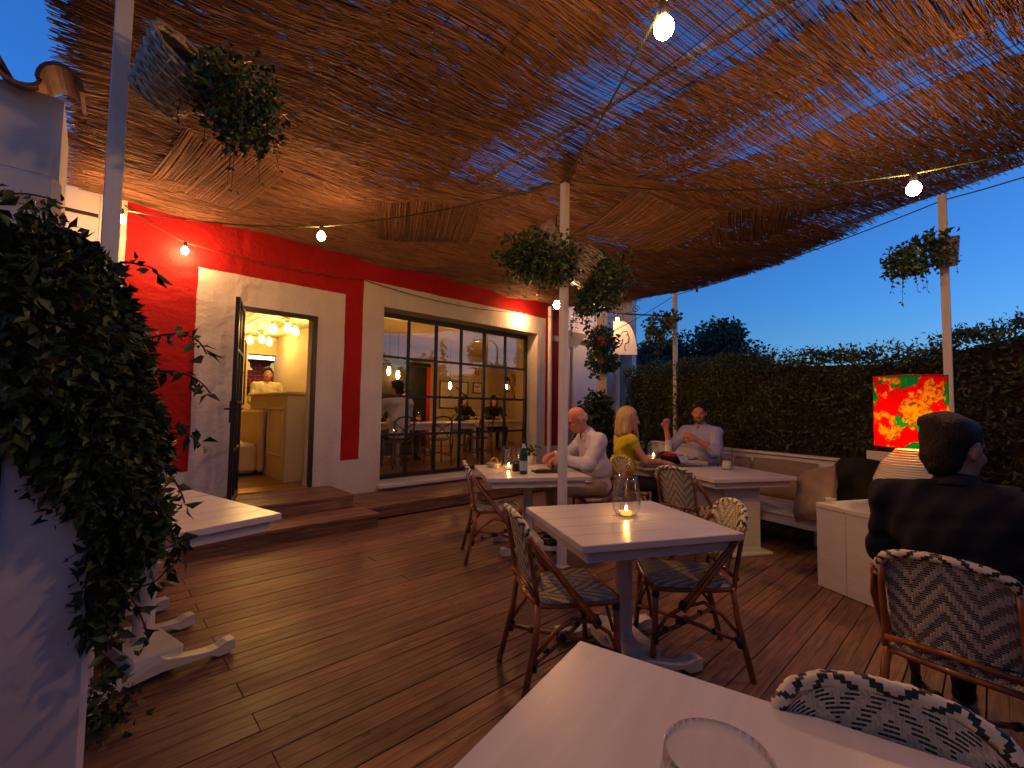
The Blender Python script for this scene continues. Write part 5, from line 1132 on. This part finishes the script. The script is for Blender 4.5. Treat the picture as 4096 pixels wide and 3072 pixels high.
for i in range(40):
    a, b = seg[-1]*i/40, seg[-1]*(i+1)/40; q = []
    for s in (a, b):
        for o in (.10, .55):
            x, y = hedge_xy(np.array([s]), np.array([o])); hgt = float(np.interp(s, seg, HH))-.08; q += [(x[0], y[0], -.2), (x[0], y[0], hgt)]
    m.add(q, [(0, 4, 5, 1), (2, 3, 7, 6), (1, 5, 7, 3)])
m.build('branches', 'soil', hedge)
nb = thing('sky_blocking_wall', 'unseen rendered wall added beside the terrace to block sky light', 'building'); m = MB(); m.bb(-3.4, -1.3, -6, 1.69, -.25, 3.3); m.build('wall', 'plaster', nb)  # out-of-view block added to keep sky fill off the left side
shade_hedge = thing('clipped_hedge', 'unseen clipped hedge added behind the foreground table to block sky light', 'hedge')  # added behind the camera, unseen, to shade the terrace from blue sky
n = 9000; P = np.stack([gh.random(n)*10-4.5, -3.7+np.abs(gh.normal(0, .05, n)), gh.random(n)*2.7], 1); foliage('foliage', P, .07, 'leaf_dark', shade_hedge, 12, aspect=.45)
m = MB(); m.bb(-4.6, 5.5, -4.4, -3.72, -.25, 2.65); m.build('branches', 'soil', shade_hedge)
# vine-covered low wall in the left foreground
gw = thing('garden_wall', 'white plastered garden wall end under the dark vine', 'wall')
m = MB(); m.bb(-2.5, .03, 1.70, 1.95, -.2, 1.30, bev=.015); m.build('wall', 'plaster', gw); m = MB(); m.bb(-.172, -.155, 1.688, 1.699, -.2, 1.29); m.build('dark_strip', 'black_metal', gw)  # narrow dark vertical strip on the wall face, taken for a door edge
vine = thing('climbing_vine', 'dense dark climbing vine heaped over the white garden wall', 'plant'); gv = np.random.default_rng(9); pts, outs = [], []
blobs = [((-.55, 1.85, 1.55), (.60, .32, .42)), ((-.13, 1.85, 1.52), (.25, .30, .36)), ((.015, 1.83, 1.24), (.165, .22, .25)), ((.085, 1.77, 1.02), (.10, .12, .16)), ((.045, 1.72, .86), (.05, .06, .16))]
for (c, r_), n in zip(blobs, (9000, 6500, 4200, 1500, 420)):
    d = gv.normal(size=(n, 3)); d /= np.linalg.norm(d, axis=1, keepdims=True); rr = (.80+.22*gv.random((n, 1)))*(1+.06*np.sin(d[:, :1]*9+d[:, 2:]*7)); pts.append(np.array(c)+d*np.array(r_)*rr); outs.append(d*.8)
foliage('foliage', np.concatenate(pts), .040, 'leaf_vine', vine, 4, aspect=.48, droop=.55, spread=.6, out=np.concatenate(outs))
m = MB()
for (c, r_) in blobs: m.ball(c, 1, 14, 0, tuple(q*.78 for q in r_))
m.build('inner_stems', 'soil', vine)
sp_ = []; m = MB()
sprigs = [((.10, 1.72, 1.55), (.30, 1.66, 1.62), (.36, 1.64, 1.52)), ((.08, 1.74, 1.45), (.30, 1.7, 1.50), (.40, 1.68, 1.40)), ((.12, 1.72, 1.30), (.28, 1.68, 1.31), (.36, 1.66, 1.24)), ((-.05, 1.76, 1.72), (.05, 1.7, 1.80), (.13, 1.68, 1.76)), ((.15, 1.7, 1.10), (.24, 1.66, 1.02), (.29, 1.64, .92)), ((.08, 1.7, .98), (.20, 1.64, .92), (.31, 1.62, .98)), ((.10, 1.7, .85), (.21, 1.64, .83), (.25, 1.62, .93)), ((.03, 1.7, .85), (.08, 1.66, .76), (.07, 1.65, .70)), ((-.25, 1.74, 1.86), (-.16, 1.7, 1.93), (-.08, 1.7, 1.90)), ((.14, 1.7, 1.2), (.26, 1.66, 1.16), (.30, 1.66, 1.07)), ((.06, 1.68, .9), (.15, 1.63, .80), (.17, 1.62, .70))]
for a, b, c in sprigs:
    b = (b[0] if b[0] < .12 else .12+(b[0]-.12)*.55, b[1], b[2]); c = (c[0] if c[0] < .12 else .12+(c[0]-.12)*.55, c[1], c[2])
    q = [Vector(a)*(1-t)**2+Vector(b)*2*t*(1-t)+Vector(c)*t*t for t in np.linspace(0, 1, 12)]; m.tube(q, .0025, 5)
    for k in range(2, 12):
        for _ in range(2): sp_.append(tuple(q[k]+Vector(gv.normal(0, .006, 3))))
m.build('twigs', 'bark', vine)['kind'] = 'stuff'; foliage('sprig_leaves', np.array(sp_), .046, 'leaf_vine', vine, 6, aspect=.45, droop=.7)
P = np.array((.10, 2.55, .10))+gv.normal(0, 1, (200, 3))*np.array((.055, .06, .08)); P[:, 2] = np.abs(P[:, 2]-.01)+.01; fp = thing('floor_plant', 'low dark leafy plant on the deck beside the table foot', 'plant', (.10, 2.55, 0)); foliage('foliage', P-np.array((.10, 2.55, 0)), .05, 'leaf_vine', fp, 8, aspect=.5)['kind'] = 'stuff'
# wicker baskets with trailing plants
def basket(lbl, loc, axis, L, r1, r2, plant, n, size, seed, droop=.35):
    """conical wicker basket: loc = centre of its bottom, axis = direction of its mouth"""
    t = thing('hanging_basket', lbl, 'basket', loc); ax_ = Vector(axis).normalized(); q = ax_.to_track_quat('Z', 'Y').to_matrix(); m = MB(); nr_ = 15
    for k in range(nr_):
        u = k/(nr_-1); R__ = r1+(r2-r1)*u; ring = []
        for j in range(36): a = 2*PI*j/36; ring.append(q @ Vector(((R__+.006*(-1)**(j//2+k))*math.cos(a), (R__+.006*(-1)**(j//2+k))*math.sin(a), L*u)))
        m.tube(ring, L/nr_*.52, 5, closed=True)
    for j in range(18): a = 2*PI*j/18; m.tube([q @ Vector((r1*math.cos(a), r1*math.sin(a), 0)), q @ Vector((r2*math.cos(a), r2*math.sin(a), L))], .005, 5)
    m.lathe([(r1, 0), (.001, .004)], 24, M4=q); m.build('wicker', 'wicker', t, smooth=True)
    m = MB(); m.lathe([(r2*.96, L*.9), (.001, L*.93)], 24, M4=q); m.build('soil', 'soil', t)
    g_ = np.random.default_rng(seed); pts, ou = [], []
    for (c, r_), nn in zip(plant, n):
        d = g_.normal(size=(nn, 3)); d /= np.linalg.norm(d, axis=1, keepdims=True); lump = 1+.24*np.sin(5*d[:, :1]+seed)*np.sin(4*d[:, 1:2]+2)+.16*np.sin(8*d[:, 2:]+seed); pts.append(np.array(c)+d*np.array(r_)*lump*(.40+.66*g_.random((nn, 1))**.5)); ou.append(d*.7)
    A = np.concatenate(pts); B = np.concatenate(ou); cut = len(A)*2//3; ix = g_.permutation(len(A)); A, B = A[ix], B[ix]
    foliage('foliage', A[:cut], size, 'leaf_basket', t, seed, aspect=.75, droop=droop, spread=.7, out=B[:cut]); foliage('young_foliage', A[cut:], size*.62, 'leaf_young', t, seed+1, aspect=.7, droop=droop, spread=.7, out=B[cut:])
    m = MB(); sl = []
    for i in range(16):
        c, r_ = plant[i % len(plant)]; a_ = g_.uniform(0, 2*PI); p0 = np.array(c)+np.array((math.cos(a_), math.sin(a_), 0))*np.array(r_)*.8; ln = g_.uniform(.10, .26)*size/.04
        q_ = [Vector(p0)+Vector((math.cos(a_)*.05*u, math.sin(a_)*.05*u, -ln*u*u-.02*u)) for u in np.linspace(0, 1, 7)]; m.tube(q_, .0016, 4)
        for p in q_[1:]: sl += [tuple(p+Vector(g_.normal(0, .008, 3))) for _ in range(2)]
    m.build('trailing_stems', 'bark', t)['kind'] = 'stuff'; foliage('trailing_leaves', np.array(sl), size*.7, 'leaf_young', t, seed+2, aspect=.7, droop=.8); return t
K1 = pt(620, 390, 2.02); basket('whitish wicker basket tilted off the post by the garden wall', K1, rgt*.62+upv*.42-fwd*.15, .25, .095, .155, [((rgt*.36+upv*.02), (.17, .17, .15)), ((rgt*.40-upv*.12), (.13, .13, .10)), ((rgt*.26+upv*.06), (.10, .10, .10))], (1000, 500, 250), .036, 21)
K2 = pt(2235, 1010, 3.9); basket('wicker basket on the left of the middle post hidden by bushy plant', K2, -rgt*.6+upv*.7, .24, .07, .12, [((-rgt*.20-upv*.02), (.30, .30, .17)), ((-rgt*.08-upv*.14), (.20, .22, .13)), ((-rgt*.30-upv*.06), (.16, .2, .13))], (1500, 700, 500), .044, 22)
K3 = pt(2300, 1130, 4.05); basket('wicker basket on the right of the middle post with drooping plant', K3, rgt*.45+upv*.75, .30, .09, .14, [((rgt*.27+upv*.06), (.20, .22, .21)), ((rgt*.20-upv*.13), (.20, .2, .14)), ((rgt*.10-upv*.20), (.10, .1, .09))], (1100, 700, 200), .044, 23)
K4 = pt(3790, 1065, 4.1); basket('pale wicker basket on the hedge post with leafy plant', K4, -rgt*.15+upv*.9, .24, .06, .10, [((-rgt*.26+upv*.10), (.20, .2, .15)), ((-rgt*.40+upv*.02), (.13, .13, .12)), ((-rgt*.10+upv*.24), (.10, .1, .08))], (620, 330, 160), .050, 24)
K5 = pt(2690, 1315, 7.75); basket('pale cone basket with trailing plant on the far post', K5, -rgt*.2+upv*.9, .22, .06, .10, [((-rgt*.24+upv*.05), (.22, .22, .20)), ((-rgt*.30-upv*.12), (.16, .16, .12)), ((rgt*.0+upv*.2), (.12, .12, .08))], (420, 200, 90), .07, 25)
for (px, py, d_, lb_, rd, nn) in ((2408, 1362, 9.2, 'upper wall pot of trailing plant with red flowers on the column', (.30, .30, .26), 700), (2412, 1448, 9.2, 'lower wall pot of trailing plant on the column', (.36, .3, .2), 700)):
    c = pt(px, py, d_); t = thing('flower_pot', lb_, 'plant', c); m = MB(); m.lathe([(.08, -.12), (.12, .06), (.11, .06), (.001, .04)], 16); m.build('pot', 'terracotta', t); g_ = np.random.default_rng(px); d = g_.normal(size=(nn, 3)); d /= np.linalg.norm(d, axis=1, keepdims=True); foliage('foliage', d*np.array(rd)*(.4+.65*g_.random((nn, 1))), .075, 'leaf_basket', t, px, aspect=.7)
    if 'red' in lb_:
        for i in range(9): m = MB(); m.ball(tuple(np.array(rd)*g_.normal(0, .5, 3)-np.array(fwd)*.22), .028, 8); m.build('flower', 'petal', t)
c = pt(2325, 1250, 7.2); pts = []
for i in range(150): u = i/150; pts.append(c+rgt*(.05*math.sin(u*5)+.28*u)+Vector((0, 0, -1.05*u))+Vector(rng.normal(0, .03, 3)))
tag(foliage('trailing_ivy', np.array([tuple(p) for p in pts]), .07, 'leaf_basket', None, 31, aspect=.8, droop=.9), 'long strand of ivy trailing down from the canopy edge', 'plant')
g_ = np.random.default_rng(41); c = np.array((7.55, 5.55, .95)); d = g_.normal(size=(1500, 3)); d /= np.linalg.norm(d, axis=1, keepdims=True); t = thing('leafy_shrub', 'dark broad-leaved shrub growing at the foot of the column', 'plant', tuple(c)); foliage('foliage', d*np.array((.45, .4, .78))*(.55+.5*g_.random((1500, 1))), .13, 'leaf_vine', t, 42, aspect=.6); m = MB(); m.tube([(0, 0, -.95), (.03, .0, -.3), (.1, .1, .3)], [.03, .025, .01], 7); m.build('stem', 'bark', t)
def tree(lbl, loc, h, r_, n, seed, size=.32, name='garden_tree'):
    g_ = np.random.default_rng(seed); t = thing(name, lbl, 'tree', loc); m = MB(); m.tube([(0, 0, -.3), (.1, .05, h*.3), (0, .1, h*.62)], [.22, .17, .08], 9); cl = []
    for i in range(11):
        a = g_.uniform(0, 2*PI); q = g_.uniform(.2, 1); c = Vector((math.cos(a)*r_*.75*q, math.sin(a)*r_*.75*q, h*(.42+.5*g_.random()*(1.1-.5*q)))); cl.append((np.array(c), r_*g_.uniform(.28, .5))); m.tube([(0, .05, h*.34), tuple(c*.55+Vector((0, 0, h*.16))), tuple(c)], [.08, .05, .02], 6)
    m.build('trunk', 'bark', t, smooth=True); pts, ou = [], []
    for c, rr in cl: k_ = n//11; d = g_.normal(size=(k_, 3)); d /= np.linalg.norm(d, axis=1, keepdims=True); pts.append(c+d*rr*np.array((1, 1, .75))*(.55+.55*g_.random((k_, 1)))); ou.append(d*.6)
    foliage('crown', np.concatenate(pts), size, 'leaf_far', t, seed, aspect=.6, droop=.2, spread=.8, out=np.concatenate(ou)); return t
for i, (px, d_, h, r_) in enumerate(((2590, 27, 6.3, 2.0), (2700, 30, 7.0, 2.4), (2840, 26, 7.6, 2.6), (2470, 24, 5.6, 1.8), (2950, 30, 4.6, 2.4))):
    p = pt(px, 1650, d_); tree(['bushy tree beyond the hedge left of the far post', 'taller bushy tree beyond the hedge just right of the far post', 'feathery tall tree beyond the hedge, highest of the row', 'small tree beyond the hanging sign', 'low spreading tree beyond the hedge, right end of the row'][i], (p.x, p.y, -.25), h, r_*1.15, 7000, 60+i, .26)
for i, (x, y, h, r_) in enumerate(((20, -5.2, 5.0, 2.6), (20, -6, 5.2, 2.8), (21, -11, 5.4, 3), (17, -14, 5.2, 2.8), (13, -15, 5.2, 2.8))): tree(['round tree across the lane reflected at the window edge', 'round tree across the lane reflected left of the street lamp', 'taller round tree across the lane reflected behind the street lamp', 'round tree across the lane reflected in the middle of the window', 'round tree across the lane reflected in the left window panes'][i], (x, y, -.25), h, r_, 4500, 80+i, .3)
t = thing('street_lamp', 'street lamp glowing orange across the lane, reflected in the window', 'lamp', (18, -7.85, -.25)); m = MB(); m.tube([(0, 0, 0), (0, 0, 5.3), (-.2, -.2, 5.65), (-.8, -.6, 5.7)], [.09, .06, .05, .04], 8); m.build('pole', 'steel', t); m = MB(); m.box((-1.0, -.7, 5.68), (.5, .2, .1)); m.build('lamp_head', 'black_metal', t); m = MB(); m.ball((-1.0, -.7, 5.6), .13, 10); m.build('bulb', 'street_bulb', t)
